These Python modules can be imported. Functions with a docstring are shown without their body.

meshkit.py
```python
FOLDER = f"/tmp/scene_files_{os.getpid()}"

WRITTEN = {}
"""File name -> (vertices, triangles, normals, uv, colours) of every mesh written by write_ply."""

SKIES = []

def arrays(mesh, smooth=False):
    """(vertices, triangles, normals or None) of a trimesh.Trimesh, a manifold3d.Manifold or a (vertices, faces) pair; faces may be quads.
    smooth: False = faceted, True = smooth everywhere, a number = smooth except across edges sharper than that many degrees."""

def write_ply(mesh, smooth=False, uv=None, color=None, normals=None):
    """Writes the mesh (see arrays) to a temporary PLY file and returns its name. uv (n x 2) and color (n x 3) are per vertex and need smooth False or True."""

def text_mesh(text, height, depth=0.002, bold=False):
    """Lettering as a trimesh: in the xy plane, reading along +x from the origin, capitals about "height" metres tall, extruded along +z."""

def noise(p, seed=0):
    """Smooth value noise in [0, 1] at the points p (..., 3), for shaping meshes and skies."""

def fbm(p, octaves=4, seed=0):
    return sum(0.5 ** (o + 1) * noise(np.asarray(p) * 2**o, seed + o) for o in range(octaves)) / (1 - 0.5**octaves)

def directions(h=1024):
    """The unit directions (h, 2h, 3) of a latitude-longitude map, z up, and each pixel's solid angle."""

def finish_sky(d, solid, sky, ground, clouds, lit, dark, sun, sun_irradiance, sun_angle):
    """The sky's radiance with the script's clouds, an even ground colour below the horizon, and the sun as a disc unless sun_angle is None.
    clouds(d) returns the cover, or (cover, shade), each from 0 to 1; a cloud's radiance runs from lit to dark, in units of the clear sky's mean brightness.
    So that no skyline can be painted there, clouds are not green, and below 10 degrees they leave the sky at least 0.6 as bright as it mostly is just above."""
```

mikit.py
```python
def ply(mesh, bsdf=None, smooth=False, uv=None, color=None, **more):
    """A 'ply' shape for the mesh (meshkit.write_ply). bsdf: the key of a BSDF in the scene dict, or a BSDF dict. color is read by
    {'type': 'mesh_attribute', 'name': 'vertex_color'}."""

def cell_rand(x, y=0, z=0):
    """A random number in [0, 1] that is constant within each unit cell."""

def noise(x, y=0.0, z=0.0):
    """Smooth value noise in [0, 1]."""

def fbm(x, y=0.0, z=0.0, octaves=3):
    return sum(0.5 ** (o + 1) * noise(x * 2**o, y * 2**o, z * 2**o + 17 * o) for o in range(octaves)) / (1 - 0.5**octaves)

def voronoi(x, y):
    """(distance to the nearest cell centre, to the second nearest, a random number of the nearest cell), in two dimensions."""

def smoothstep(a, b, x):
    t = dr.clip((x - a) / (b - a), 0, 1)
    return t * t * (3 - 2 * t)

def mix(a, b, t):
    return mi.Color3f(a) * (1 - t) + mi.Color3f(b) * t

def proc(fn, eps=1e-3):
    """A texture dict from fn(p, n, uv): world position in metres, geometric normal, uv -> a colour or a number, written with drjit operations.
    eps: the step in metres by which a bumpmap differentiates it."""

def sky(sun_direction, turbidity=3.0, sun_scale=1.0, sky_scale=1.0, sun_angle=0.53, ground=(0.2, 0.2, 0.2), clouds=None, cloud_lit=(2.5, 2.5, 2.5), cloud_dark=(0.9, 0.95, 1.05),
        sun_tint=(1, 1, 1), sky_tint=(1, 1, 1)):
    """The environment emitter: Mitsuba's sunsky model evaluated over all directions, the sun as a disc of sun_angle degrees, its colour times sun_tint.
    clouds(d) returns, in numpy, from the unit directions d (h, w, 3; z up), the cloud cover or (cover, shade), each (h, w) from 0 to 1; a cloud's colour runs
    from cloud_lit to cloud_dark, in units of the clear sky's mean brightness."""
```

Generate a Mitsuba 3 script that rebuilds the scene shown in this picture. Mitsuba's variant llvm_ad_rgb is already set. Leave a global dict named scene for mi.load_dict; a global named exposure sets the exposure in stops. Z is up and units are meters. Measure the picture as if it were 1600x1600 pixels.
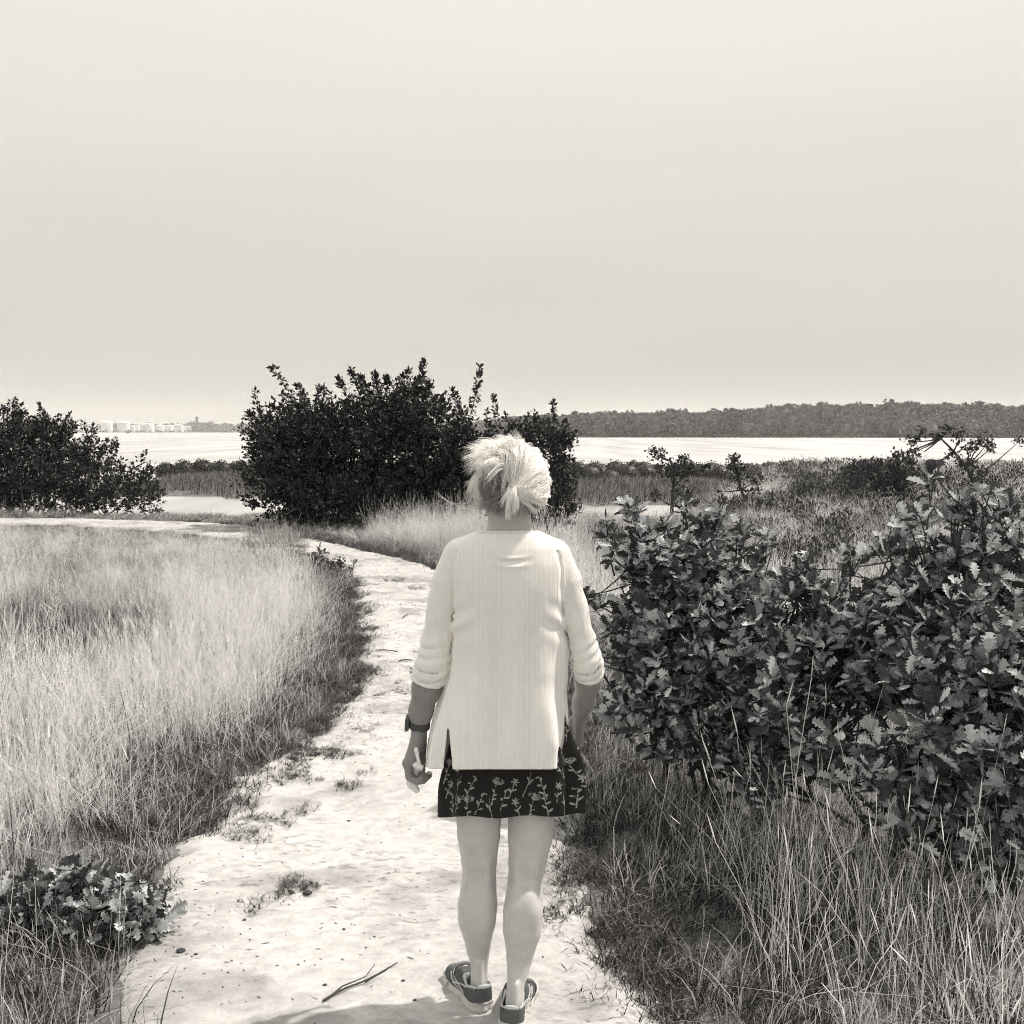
import math
import numpy as np, trimesh, mitsuba as mi, drjit as dr
import mikit, meshkit
from mitsuba import ScalarTransform4f as T

scene, labels = {}, {}
RNG = np.random.default_rng

# ------------------------------------------------------------------ camera, sky, sun, exposure
CZ, PITCH, FOV = 1.62, math.radians(4.27), 50.0
scene['camera'] = {'type': 'perspective', 'fov': FOV, 'near_clip': 0.05, 'far_clip': 9000.0,
                   'to_world': T().look_at(origin=[0, 0, CZ], target=[0, math.cos(PITCH), CZ - math.sin(PITCH)], up=[0, 0, 1]),
                   'medium': {'type': 'ref', 'id': 'haze_air'}}
SUN = np.array([0.50, 0.225, 0.83]); SUN /= np.linalg.norm(SUN)


def veil(d):
    """A thin, even milky veil over the whole sky, brighter overhead than at the horizon, with faint long streaks."""
    el = np.degrees(np.arcsin(np.clip(d[..., 2], -1, 1)))
    t = np.clip(el / 34.0, 0, 1)
    streak = meshkit.fbm(np.stack([d[..., 0] * 3, d[..., 1] * 3, d[..., 2] * 16], -1), 4, 5) - 0.5
    near_sun = np.exp(-(1 - d @ SUN) * 3.0)
    shade = 0.98 - 0.85 * t ** 1.0 - 0.10 * streak - 0.1 * near_sun
    return np.ones(el.shape), np.clip(shade, 0, 1)


scene['sky'] = mikit.sky(SUN.tolist(), turbidity=4, sun_scale=0.88, sun_angle=1.2, ground=(0.25, 0.25, 0.24), clouds=veil,
                         cloud_lit=(2.55, 2.465, 2.26), cloud_dark=(1.24, 1.19, 1.06), sun_tint=(0.93, 1.0, 1.19))
exposure = 2.0

# ------------------------------------------------------------------ helpers
F = 800 / math.tan(math.radians(FOV / 2))


def at(px, py, d):
    """The point seen at pixel (px, py) of a 1600 picture, d metres ahead."""
    r = np.array([(px - 800) / F, math.cos(PITCH) + math.sin(PITCH) * (800 - py) / F, -math.sin(PITCH) + math.cos(PITCH) * (800 - py) / F])
    return r / r[1] * d + [0, 0, CZ]


def on_ground(px, py, z=0.0):
    r = np.array([(px - 800) / F, math.cos(PITCH) + math.sin(PITCH) * (800 - py) / F, -math.sin(PITCH) + math.cos(PITCH) * (800 - py) / F])
    return r * (z - CZ) / r[2] + [0, 0, CZ]


def tag(key, label=None, cat=None, group=None, kind=None):
    e = labels.setdefault(key, {})
    for k, v in (('label', label), ('category', cat), ('group', group), ('kind', kind)):
        if v:
            e[k] = v


def add(key, vf, bsdf, smooth=False, color=None, uv=None, **more):
    v, f = (np.asarray(vf.vertices), np.asarray(vf.faces)) if hasattr(vf, 'vertices') else vf
    scene[key] = mikit.ply((np.asarray(v, float), np.asarray(f)), bsdf, smooth=smooth, color=color, uv=uv, **more)
    return key


def num(name, i):
    return name if i == 0 else f'{name}_{i:03d}'


def join(parts):
    """[(v, f) or (v, f, c)] -> one."""
    vs, fs, cs, n = [], [], [], 0
    for p in parts:
        vs.append(p[0]); fs.append(np.asarray(p[1]) + n); n += len(p[0])
        if len(p) > 2:
            cs.append(p[2])
    return (np.vstack(vs), np.vstack(fs)) + ((np.vstack(cs),) if cs else ())


def tube(points, radii, sides=6):
    p = np.asarray(points, float)
    r = np.broadcast_to(np.asarray(radii, float), (len(p),))
    t = np.gradient(p, axis=0); t /= np.linalg.norm(t, axis=1, keepdims=True) + 1e-12
    ref = np.array([0.31, 0.9, 0.2]) if abs(t[:, 2]).mean() > 0.6 else np.array([0.1, 0.2, 1.0])
    a = np.cross(t, ref); a /= np.linalg.norm(a, axis=1, keepdims=True) + 1e-12
    b = np.cross(t, a)
    ang = np.arange(sides) * 2 * np.pi / sides
    v = (p[:, None] + r[:, None, None] * (np.cos(ang)[None, :, None] * a[:, None] + np.sin(ang)[None, :, None] * b[:, None])).reshape(-1, 3)
    i, j = np.meshgrid(np.arange(len(p) - 1), np.arange(sides), indexing='ij')
    q = np.stack([i * sides + j, i * sides + (j + 1) % sides, (i + 1) * sides + (j + 1) % sides, (i + 1) * sides + j], -1).reshape(-1, 4)
    f = np.vstack([q[:, [0, 1, 2]], q[:, [0, 2, 3]]])
    cap = np.array([[0, k + 1, k] for k in range(1, sides - 1)])
    return v, np.vstack([f, cap, cap[:, ::-1] + (len(p) - 1) * sides])


def bez(p0, p1, p2, n=8):
    t = np.linspace(0, 1, n)[:, None]
    return (1 - t) ** 2 * np.asarray(p0, float) + 2 * t * (1 - t) * np.asarray(p1, float) + t ** 2 * np.asarray(p2, float)


def unit(v):
    v = np.asarray(v, float)
    return v / (np.linalg.norm(v, axis=-1, keepdims=True) + 1e-12)


def sstep(a, b, x):
    t = np.clip((np.asarray(x, float) - a) / (b - a), 0, 1)
    return t * t * (3 - 2 * t)


def n2(x, y, s, seed=0, o=3):
    x = np.asarray(x, float)
    return meshkit.fbm(np.stack([x * s, np.asarray(y, float) * s, np.zeros_like(x)], -1), o, seed)


def grid(X, Y, Z):
    m, n = X.shape
    i = np.arange(m * n).reshape(m, n)
    q = np.stack([i[:-1, :-1], i[:-1, 1:], i[1:, 1:], i[1:, :-1]], -1).reshape(-1, 4)
    return np.stack([X, Y, Z], -1).reshape(-1, 3), np.vstack([q[:, [0, 1, 2]], q[:, [0, 2, 3]]])


def frames(d, rng):
    """An orthonormal (side, normal) pair for each direction d."""
    r = rng.normal(size=d.shape)
    s = unit(np.cross(d, r))
    return s, np.cross(s, d)


# ------------------------------------------------------------------ materials
VC = {'type': 'mesh_attribute', 'name': 'vertex_color'}


def matte(v, tint=(1, 1, 1)):
    return {'type': 'twosided', 'bsdf': {'type': 'diffuse', 'reflectance': {'type': 'rgb', 'value': [v * t for t in tint]}}}


COOL = np.array([0.95, 1.0, 1.03])
scene['mat_blade'] = {'type': 'principledthin', 'base_color': VC, 'roughness': 0.6, 'diff_trans': 0.9, 'spec_trans': 0.0, 'eta': 1.3}
scene['mat_leaf'] = {'type': 'principledthin', 'base_color': VC, 'roughness': 0.32, 'diff_trans': 0.5, 'spec_trans': 0.0, 'eta': 1.5}
scene['mat_dark_leaf'] = {'type': 'twosided', 'bsdf': {'type': 'principled', 'base_color': VC, 'roughness': 0.5, 'specular': 0.3}}
scene['mat_wood'] = matte(0.07, COOL)
scene['mat_vc'] = {'type': 'twosided', 'bsdf': {'type': 'diffuse', 'reflectance': VC}}
scene['mat_far_tree'] = matte(0.055, COOL)
for i_, t_ in enumerate((0.03, 0.045, 0.06, 0.08, 0.115)):
    scene[f'mat_far_tree_{i_}'] = matte(t_, COOL)


def ground_fn(p, n, uv):
    a = mikit.fbm(p.x * 3.1, p.y * 3.1, 0, 4)
    b = mikit.fbm(p.x * 37, p.y * 37, 0, 2)
    v = 0.07 + 0.09 * a + 0.07 * b
    return mi.Color3f(v * 0.99, v, v * 1.01)


scene['mat_ground'] = {'type': 'diffuse', 'reflectance': mikit.proc(ground_fn)}


def sand_fn(p, n, uv):
    a = mikit.fbm(p.x * 1.7, p.y * 1.7, 3, 4)
    b = mikit.fbm(p.x * 22, p.y * 34, 5, 3)
    c = mikit.noise(p.x * 120, p.y * 170, 1)
    worn = mikit.smoothstep(0.50, 0.72, mikit.fbm(p.x * 2.6, p.y * 3.4, 11, 5))
    v = (0.435 + 0.14 * (a - 0.5) + 0.20 * (b - 0.5) + 0.08 * (c - 0.5)) * (1 - 0.32 * worn)
    litter = mikit.smoothstep(0.60, 0.74, mikit.fbm(p.x * 24, p.y * 60, 8, 4)) * mikit.smoothstep(0.42, 0.62, mikit.fbm(p.x * 1.3, p.y * 1.3, 21, 2))
    v = v * (1 - 0.35 * litter)
    return mi.Color3f(v, v, v * 0.99)


scene['mat_sand'] = {'type': 'diffuse', 'reflectance': mikit.proc(sand_fn)}


def wave_fn(p, n, uv):
    return 0.5 * mikit.fbm(p.x * 0.22, p.y * 0.09, 0, 4) + 0.05 * mikit.noise(p.x * 1.3, p.y * 1.1, 4)


def water_fn(p, n, uv):
    a = mikit.fbm(p.x * 0.14, p.y * 0.014, 2, 5)
    v = 0.60 + 0.5 * (a - 0.5)
    return mi.Color3f(v, v, v)


scene['mat_water'] = {'type': 'bumpmap', 'arbitrary': mikit.proc(wave_fn, eps=0.05), 'scale': 0.5,
                      'bsdf': {'type': 'principled', 'base_color': mikit.proc(water_fn), 'metallic': 0.75, 'roughness': 0.42, 'specular': 0.6}}

# ------------------------------------------------------------------ the setting
LEFT_E = np.array([(-1.02, 1.2), (-1.10, 2.2), (-1.16, 2.89), (-1.22, 3.35), (-1.29, 4.1), (-1.22, 5.27), (-1.02, 5.85), (-1.02, 7.1), (-1.32, 9.6), (-1.75, 11.8), (-2.3, 13.6), (-3.2, 15.0), (-4.6, 16.6), (-6.0, 17.7), (-9.3, 18.6), (-15, 18.9), (-24, 18.4)])
RIGHT_E = np.array([(0.60, 1.2), (0.50, 2.2), (0.44, 2.89), (0.33, 3.3), (0.24, 4.0), (0.24, 4.7), (0.26, 5.6), (0.20, 7.2), (-0.15, 9.6), (-0.55, 11.6), (-0.98, 13.1), (-2.05, 14.9), (-3.1, 16.5), (-5.0, 19.0), (-9.0, 20.2), (-15, 20.4), (-24, 20.0)])


def resample(c, n):
    s = np.concatenate([[0], np.cumsum(np.linalg.norm(np.diff(c, axis=0), axis=1))])
    from scipy.interpolate import PchipInterpolator
    u = np.linspace(0, 1, n) ** 1.25 * s[-1]
    return np.stack([PchipInterpolator(s, c[:, k])(u) for k in (0, 1)], 1)


PL, PR = resample(LEFT_E, 700), resample(RIGHT_E, 700)
from shapely.geometry import Polygon, Point
import shapely
PATH_POLY = Polygon(np.vstack([PL, PR[::-1]])).buffer(0)


def path_distance(x, y):
    """Signed distance to the path's edge: negative on the path."""
    pts = shapely.points(np.asarray(x, float), np.asarray(y, float))
    d = shapely.distance(PATH_POLY.boundary, pts)
    return np.where(shapely.contains(PATH_POLY, pts), -d, d)


def edge_y(x):
    return 20.7 - 0.4 * sstep(-3, 0.5, x) + 4.0 * sstep(2.5, 5, x) + 11.5 * sstep(4.5, 10, x)


def height(x, y):
    x, y = np.asarray(x, float), np.asarray(y, float)
    e = edge_y(x)
    s = 1 - sstep(0, 7.5, y - e)
    z = -3.8 + 3.8 * s
    z = z + s * (0.06 * (n2(x, y, 0.35, 2) - 0.5) + 0.03 * (n2(x, y, 1.3, 4) - 0.5))
    z = z + s * (0.42 * sstep(4.5, 9, x) * sstep(14, 25, y) + 0.16 * sstep(3, 5, x) * sstep(12, 16, y) * np.sin((x * 0.85 + y * 0.4) * 2.6 + 2 * n2(x, y, 0.3, 5)) - 0.35 * np.exp(-((x - 3.2) / 1.7) ** 2 - ((y - 16) / 4.5) ** 2))
    lo = 72 - 9.0 * sstep(-8, 6, x) + 1.5 * np.sin(x * 0.21)
    hi = 122 + 12 * sstep(-20, 40, x)
    marsh = sstep(lo, lo + 2.5, y) * (1 - sstep(hi, hi + 10, y)) * sstep(-33, -28, x + 0.08 * (y - 80)) * (1 - sstep(240, 300, x))
    return np.maximum(z, -3.8 + marsh * (1.02 + 0.25 * (n2(x, y, 0.09, 9) - 0.5)))


def spaced(lo, hi, fine_lo, fine_hi, step, grow=1.12):
    mid = list(np.arange(fine_lo, fine_hi + step / 2, step))
    a, s = [mid[-1]], step
    while a[-1] < hi:
        s *= grow; a.append(min(a[-1] + s, hi))
    b, s = [mid[0]], step
    while b[-1] > lo:
        s *= grow; b.append(max(b[-1] - s, lo))
    return np.array(b[:0:-1] + mid + a[1:])


gx = spaced(-3400, 3400, -16, 16, 0.25, 1.09)
gy = spaced(-160, 3400, 0.5, 34, 0.25, 1.07)
GX, GY = np.meshgrid(gx, gy)
add('ground', grid(GX, GY, height(GX, GY) - 0.015), 'mat_ground', smooth=True)
tag('ground', 'sandy grassland soil under the meadow, dropping to a marsh', kind='structure')

# path: sand sheet with trodden bumps, its edges sinking unevenly under the turf
lat = np.concatenate([np.linspace(-0.55, 0.2, 26)[:-1], np.linspace(0.2, 0.5, 12)])
A, B = PL[:, None], PR[:, None]
W_ = np.linalg.norm(B - A, axis=2)
T1 = lat[lat < 0.2]
mid = np.linspace(0.2, 0.8, 34)
nrm = unit(B - A)
XY = np.concatenate([A + nrm * T1[None, :, None], A + nrm * 0.2 + (B - A - nrm * 0.4) * ((mid - 0.2) / 0.6)[None, :, None], B - nrm * T1[::-1][None, :, None]], 1)
edge = np.concatenate([np.tile(T1, (700, 1)), np.full((700, 34), 0.2) + np.minimum(mid, 1 - mid)[None] * 0.5, np.tile(T1[::-1], (700, 1))], 1)
ragged = edge + 0.30 * (n2(XY[..., 0], XY[..., 1], 2.4, 31, 4) - 0.5) + 0.16 * (n2(XY[..., 0], XY[..., 1], 11, 32, 3) - 0.5)
rut = 0.026 * (n2(XY[..., 0], XY[..., 1], 5, 12, 3) - 0.5) + 0.024 * (n2(XY[..., 0], XY[..., 1], 19, 14, 3) - 0.5) + 0.03 * (n2(XY[..., 0], XY[..., 1], 1.2, 15, 2) - 0.5)
PZ = height(XY[..., 0], XY[..., 1]) - 0.015 + 0.030 * sstep(0.0, 0.12, ragged) - 0.07 * sstep(0.0, -0.25, ragged) + rut * (0.35 + 0.65 * sstep(0, 0.2, ragged))
add('path', grid(XY[..., 0], XY[..., 1], PZ), 'mat_sand', smooth=True)
tag('path', 'pale trodden sand path curving through the grass towards the water', kind='structure')

wx, wy = np.array([-3390, -300, -60, 0, 60, 300, 3390.0]), np.array([24, 60, 100, 200, 600, 1500, 3390.0])
WX, WY = np.meshgrid(wx, wy)
add('water', grid(WX, WY, np.full(WX.shape, -3.0)), 'mat_water')
tag('water', 'bright glittering water of the estuary and the small lagoon', kind='structure')


# far hills: right headland and left shore, each one rising sheet
def hill(key, shore, rise, depth, label):
    shore = np.asarray(shore, float)
    k = np.linspace(0, 1, 160)
    sx = np.interp(k, np.linspace(0, 1, len(shore)), shore[:, 0]); sy = np.interp(k, np.linspace(0, 1, len(shore)), shore[:, 1]); hz = np.interp(k, np.linspace(0, 1, len(shore)), shore[:, 2])
    t = np.linspace(0, 1, 30)
    X = sx[:, None] * (1 + 0 * t) + 0 * t; Y = sy[:, None] + depth * t[None]
    X = X * (1 + (Y - sy[:, None]) / np.maximum(sy[:, None], 1))
    Z = -3.4 + 0.8 * sstep(0, 0.02, t)[None] + hz[:, None] * sstep(0, rise, t)[None] * (0.85 + 0.3 * n2(X, Y, 0.012, 7))
    add(key, grid(X.T, Y.T, Z.T), 'mat_far_tree', smooth=True)
    tag(key, label, kind='structure')
    return X, Y, Z


HR = hill('wooded_hill', [(-60, 1500, 3), (-30, 1150, 4), (22, 700, 6), (80, 680, 8), (130, 670, 9.5), (170, 665, 12), (230, 655, 13), (300, 645, 11.5), (420, 640, 12), (640, 640, 12)], 0.55, 260, 'low wooded headland beyond the water on the right')
HL = hill('far_shore', [(-1500, 1990, 2), (-1000, 1990, 2), (-800, 1990, 2), (-600, 1990, 2), (-400, 1980, 2), (-100, 1960, 3), (100, 1900, 4)], 0.9, 500, 'flat far shore across the water on the left')


def clump_tree(seed, n=150):
    """A broad crown of many small leaf sprays on a short trunk, one unit tall."""
    rng = RNG(seed)
    lob = rng.normal(size=(7, 3)) * [0.2, 0.2, 0.13] + [0, 0, 0.6]
    k = rng.integers(0, 7, n)
    d = unit(rng.normal(size=(n, 3)) + [0, 0, 0.25])
    c = lob[k] + d * (0.16 + 0.11 * rng.random((n, 1)))
    c[:, 2] = np.maximum(c[:, 2], 0.12)
    s, nn = frames(unit(d + 0.5 * rng.normal(size=(n, 3))), rng)
    a = s * (0.05 + 0.06 * rng.random((n, 1))); b = nn * (0.05 + 0.06 * rng.random((n, 1)))
    v = np.stack([c - a - b, c + a - b * 0.6, c + a * 0.7 + b, c - a * 0.8 + b * 0.9], 1).reshape(-1, 3)
    i = np.arange(n)[:, None] * 4
    f = np.vstack([i + [0, 1, 2], i + [0, 2, 3]])
    core = trimesh.creation.icosphere(subdivisions=2)
    cv = core.vertices * [0.3, 0.3, 0.26] * (0.8 + 0.5 * meshkit.fbm(core.vertices * 2.5 + seed, 3, seed)[:, None]) + [0, 0, 0.55]
    return join([(v, f), (cv, core.faces), tube([(0, 0, -0.1), (0, 0, 0.5)], [0.035, 0.02], 5)])


for i in range(5):
    v, f = clump_tree(50 + i)
    scene[f'tree_kind_{i}'] = {'type': 'shapegroup', 'crown': mikit.ply((v, f), f'mat_far_tree_{i}')}


def forest(key, pts, hts, label, seed):
    rng = RNG(seed)
    for i, (p, h) in enumerate(zip(pts, hts)):
        w = h * rng.uniform(0.85, 1.3)
        scene[f'{key}__{i + 1:03d}'] = {'type': 'instance', 'shapegroup': {'type': 'ref', 'id': f'tree_kind_{rng.integers(5)}'},
                                        'to_world': T().translate([float(x) for x in p]).rotate([0, 0, 1], float(rng.uniform(0, 360))).scale([float(w), float(w), float(h)])}
    tag(key, label, 'trees', kind='stuff')


def on_hill(Hh, n, rng, tmax, pw=1.3):
    X, Y, Z = Hh
    a, b = rng.random(n) * (X.shape[0] - 1.01), rng.random(n) ** pw * tmax * (X.shape[1] - 1.01)
    i, j = a.astype(int), b.astype(int)
    u, w = a - i, b - j
    g = lambda Q: (Q[i, j] * (1 - u) * (1 - w) + Q[i + 1, j] * u * (1 - w) + Q[i, j + 1] * (1 - u) * w + Q[i + 1, j + 1] * u * w)
    return np.stack([g(X), g(Y), g(Z)], 1)


rng = RNG(3)
pts = on_hill(HR, 3000, rng, 0.62, 1.0)
forest('far_wood', pts, rng.uniform(5.5, 10.5, len(pts)) * (0.8 + 0.4 * n2(pts[:, 0], pts[:, 1], 0.02, 3)), 'dense dark wood covering the headland across the water', 5)
pts = on_hill(HL, 1100, rng, 0.95, 0.8)
px_of = 800 + pts[:, 0] / pts[:, 1] * F
front = (pts[:, 1] < 2230) & (px_of < 304)
pts = pts[~front]
h = rng.uniform(9, 17, len(pts)) * (0.7 + 0.7 * n2(pts[:, 0], pts[:, 1], 0.012, 8))
forest('far_shore_trees', pts, h, 'hazy band of trees along the far shore behind the tanks', 6)
lowp = on_hill(HL, 500, rng, 0.06, 1.0)
forest('far_shore_scrub', lowp, rng.uniform(2.5, 4.5, len(lowp)), 'low scrub along the waterline of the far shore', 9)

# storage tanks on the far shore
scene['mat_tank'] = matte(0.82); scene['mat_tank_roof'] = matte(0.72)
TANKS = [(108, 125, 662.5, 2120), (129, 150, 662.5, 2120), (158.6, 176, 660, 2140), (184, 202.5, 660, 2140), (203.5, 211.5, 665, 2180), (212, 219, 665, 2200), (219.8, 241, 663, 2120), (243, 257, 665, 2160), (257.5, 271.5, 665, 2150), (272.5, 286.5, 663.5, 2130), (287, 302, 666, 2150)]
NTH = ['leftmost', 'second', 'third', 'fourth', 'fifth', 'sixth', 'seventh', 'eighth', 'ninth', 'tenth', 'rightmost']
HOW = ['wide low', 'wide low', 'tall domed', 'tall domed', 'small narrow', 'small narrow', 'widest domed', 'plain', 'plain', 'domed', 'low flat']
for i, (x0, x1, y0, d) in enumerate(TANKS):
    c = at((x0 + x1) / 2, 676, d); R = (x1 - x0) / 2 / F * d; top = at(0, y0, d)[2]; bot = -2.5
    k = num('storage_tank', i)
    a = np.linspace(0, 2 * np.pi, 49)[:-1]
    prof = [(R, bot), (R, top - 0.4), (R * 1.015, top - 0.4), (R * 1.015, top)]
    v = np.vstack([np.stack([c[0] + r * np.cos(a), d + r * np.sin(a), np.full(48, z)], 1) for r, z in prof])
    q = np.vstack([np.stack([j * 48 + np.arange(48), j * 48 + (np.arange(48) + 1) % 48, (j + 1) * 48 + (np.arange(48) + 1) % 48, (j + 1) * 48 + np.arange(48)], 1) for j in range(3)])
    add(k + '__shell', (v, np.vstack([q[:, :3], q[:, [0, 2, 3]]])), 'mat_tank', smooth=30)
    dome = R * (0.16 if 'low' not in HOW[i] else 0.08)
    rr = np.linspace(1.0, 0.0, 7)
    v = np.vstack([np.stack([c[0] + R * r * np.cos(a), d + R * r * np.sin(a), np.full(48, top + 0.05 + dome * (1 - r * r))], 1) for r in rr])
    q = np.vstack([np.stack([j * 48 + np.arange(48), j * 48 + (np.arange(48) + 1) % 48, (j + 1) * 48 + (np.arange(48) + 1) % 48, (j + 1) * 48 + np.arange(48)], 1) for j in range(6)])
    add(k + '__roof', (v, np.vstack([q[:, :3], q[:, [0, 2, 3]]])), 'mat_tank_roof', smooth=30)
    tag(k, f'{HOW[i]} white storage tank, {NTH[i]} in the far shore row' + ('' if i in (0, 10) else ' from left'), 'storage tank', 'storage tanks on the far shore')

# tower above the far trees, boat on the water
c = at(308, 676, 2350); top = at(308, 651, 2350)[2]; mid = at(308, 658, 2350)[2]
add('tower__shaft', trimesh.creation.box([3.5, 3.5, mid + 2.5], T_ := trimesh.transformations.translation_matrix([c[0], 2350, (mid - 2.5) / 2])), 'mat_wood')
hd = trimesh.creation.cylinder(3.2, top - mid, sections=12); hd.apply_translation([c[0], 2350, (top + mid) / 2])
add('tower__head', hd, 'mat_wood', smooth=30)
tag('tower', 'small hazy tower rising above the trees right of the far storage tanks', 'tower')
p = at(200, 677.5, 1500); p[2] = -3
hull = np.array([(-2.6, 0, 1.0), (-1.6, 0.8, 0.9), (1.8, 0.8, 0.8), (2.2, 0.6, 0.8), (2.2, -0.6, 0.8), (1.8, -0.8, 0.8), (-1.6, -0.8, 0.9), (-2.2, 0, -0.2), (-1.3, 0.55, -0.25), (2.1, 0.5, -0.25), (2.1, -0.5, -0.25), (-1.3, -0.55, -0.25)])
add('boat__hull', trimesh.convex.convex_hull(hull + p), 'mat_wood')
cab = trimesh.creation.box([1.5, 1.1, 1.1]); cab.apply_translation(p + [0.3, 0, 1.45])
add('boat__cabin', cab, 'mat_wood')
tag('boat', 'tiny dark boat on the water in front of the storage tanks', 'boat')
#HAZE
scene['haze_air'] = {'type': 'homogeneous', 'albedo': {'type': 'rgb', 'value': [0.95, 0.95, 0.94]}, 'sigma_t': 1.7e-4}
scene['haze'] = {'type': 'cube', 'to_world': T().translate([0, 1650, 30]).scale([3480, 1860, 34.9]), 'bsdf': {'type': 'null'}, 'interior': {'type': 'ref', 'id': 'haze_air'}}
tag('haze', 'thin summer haze over the water and the shores', kind='stuff')

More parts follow.
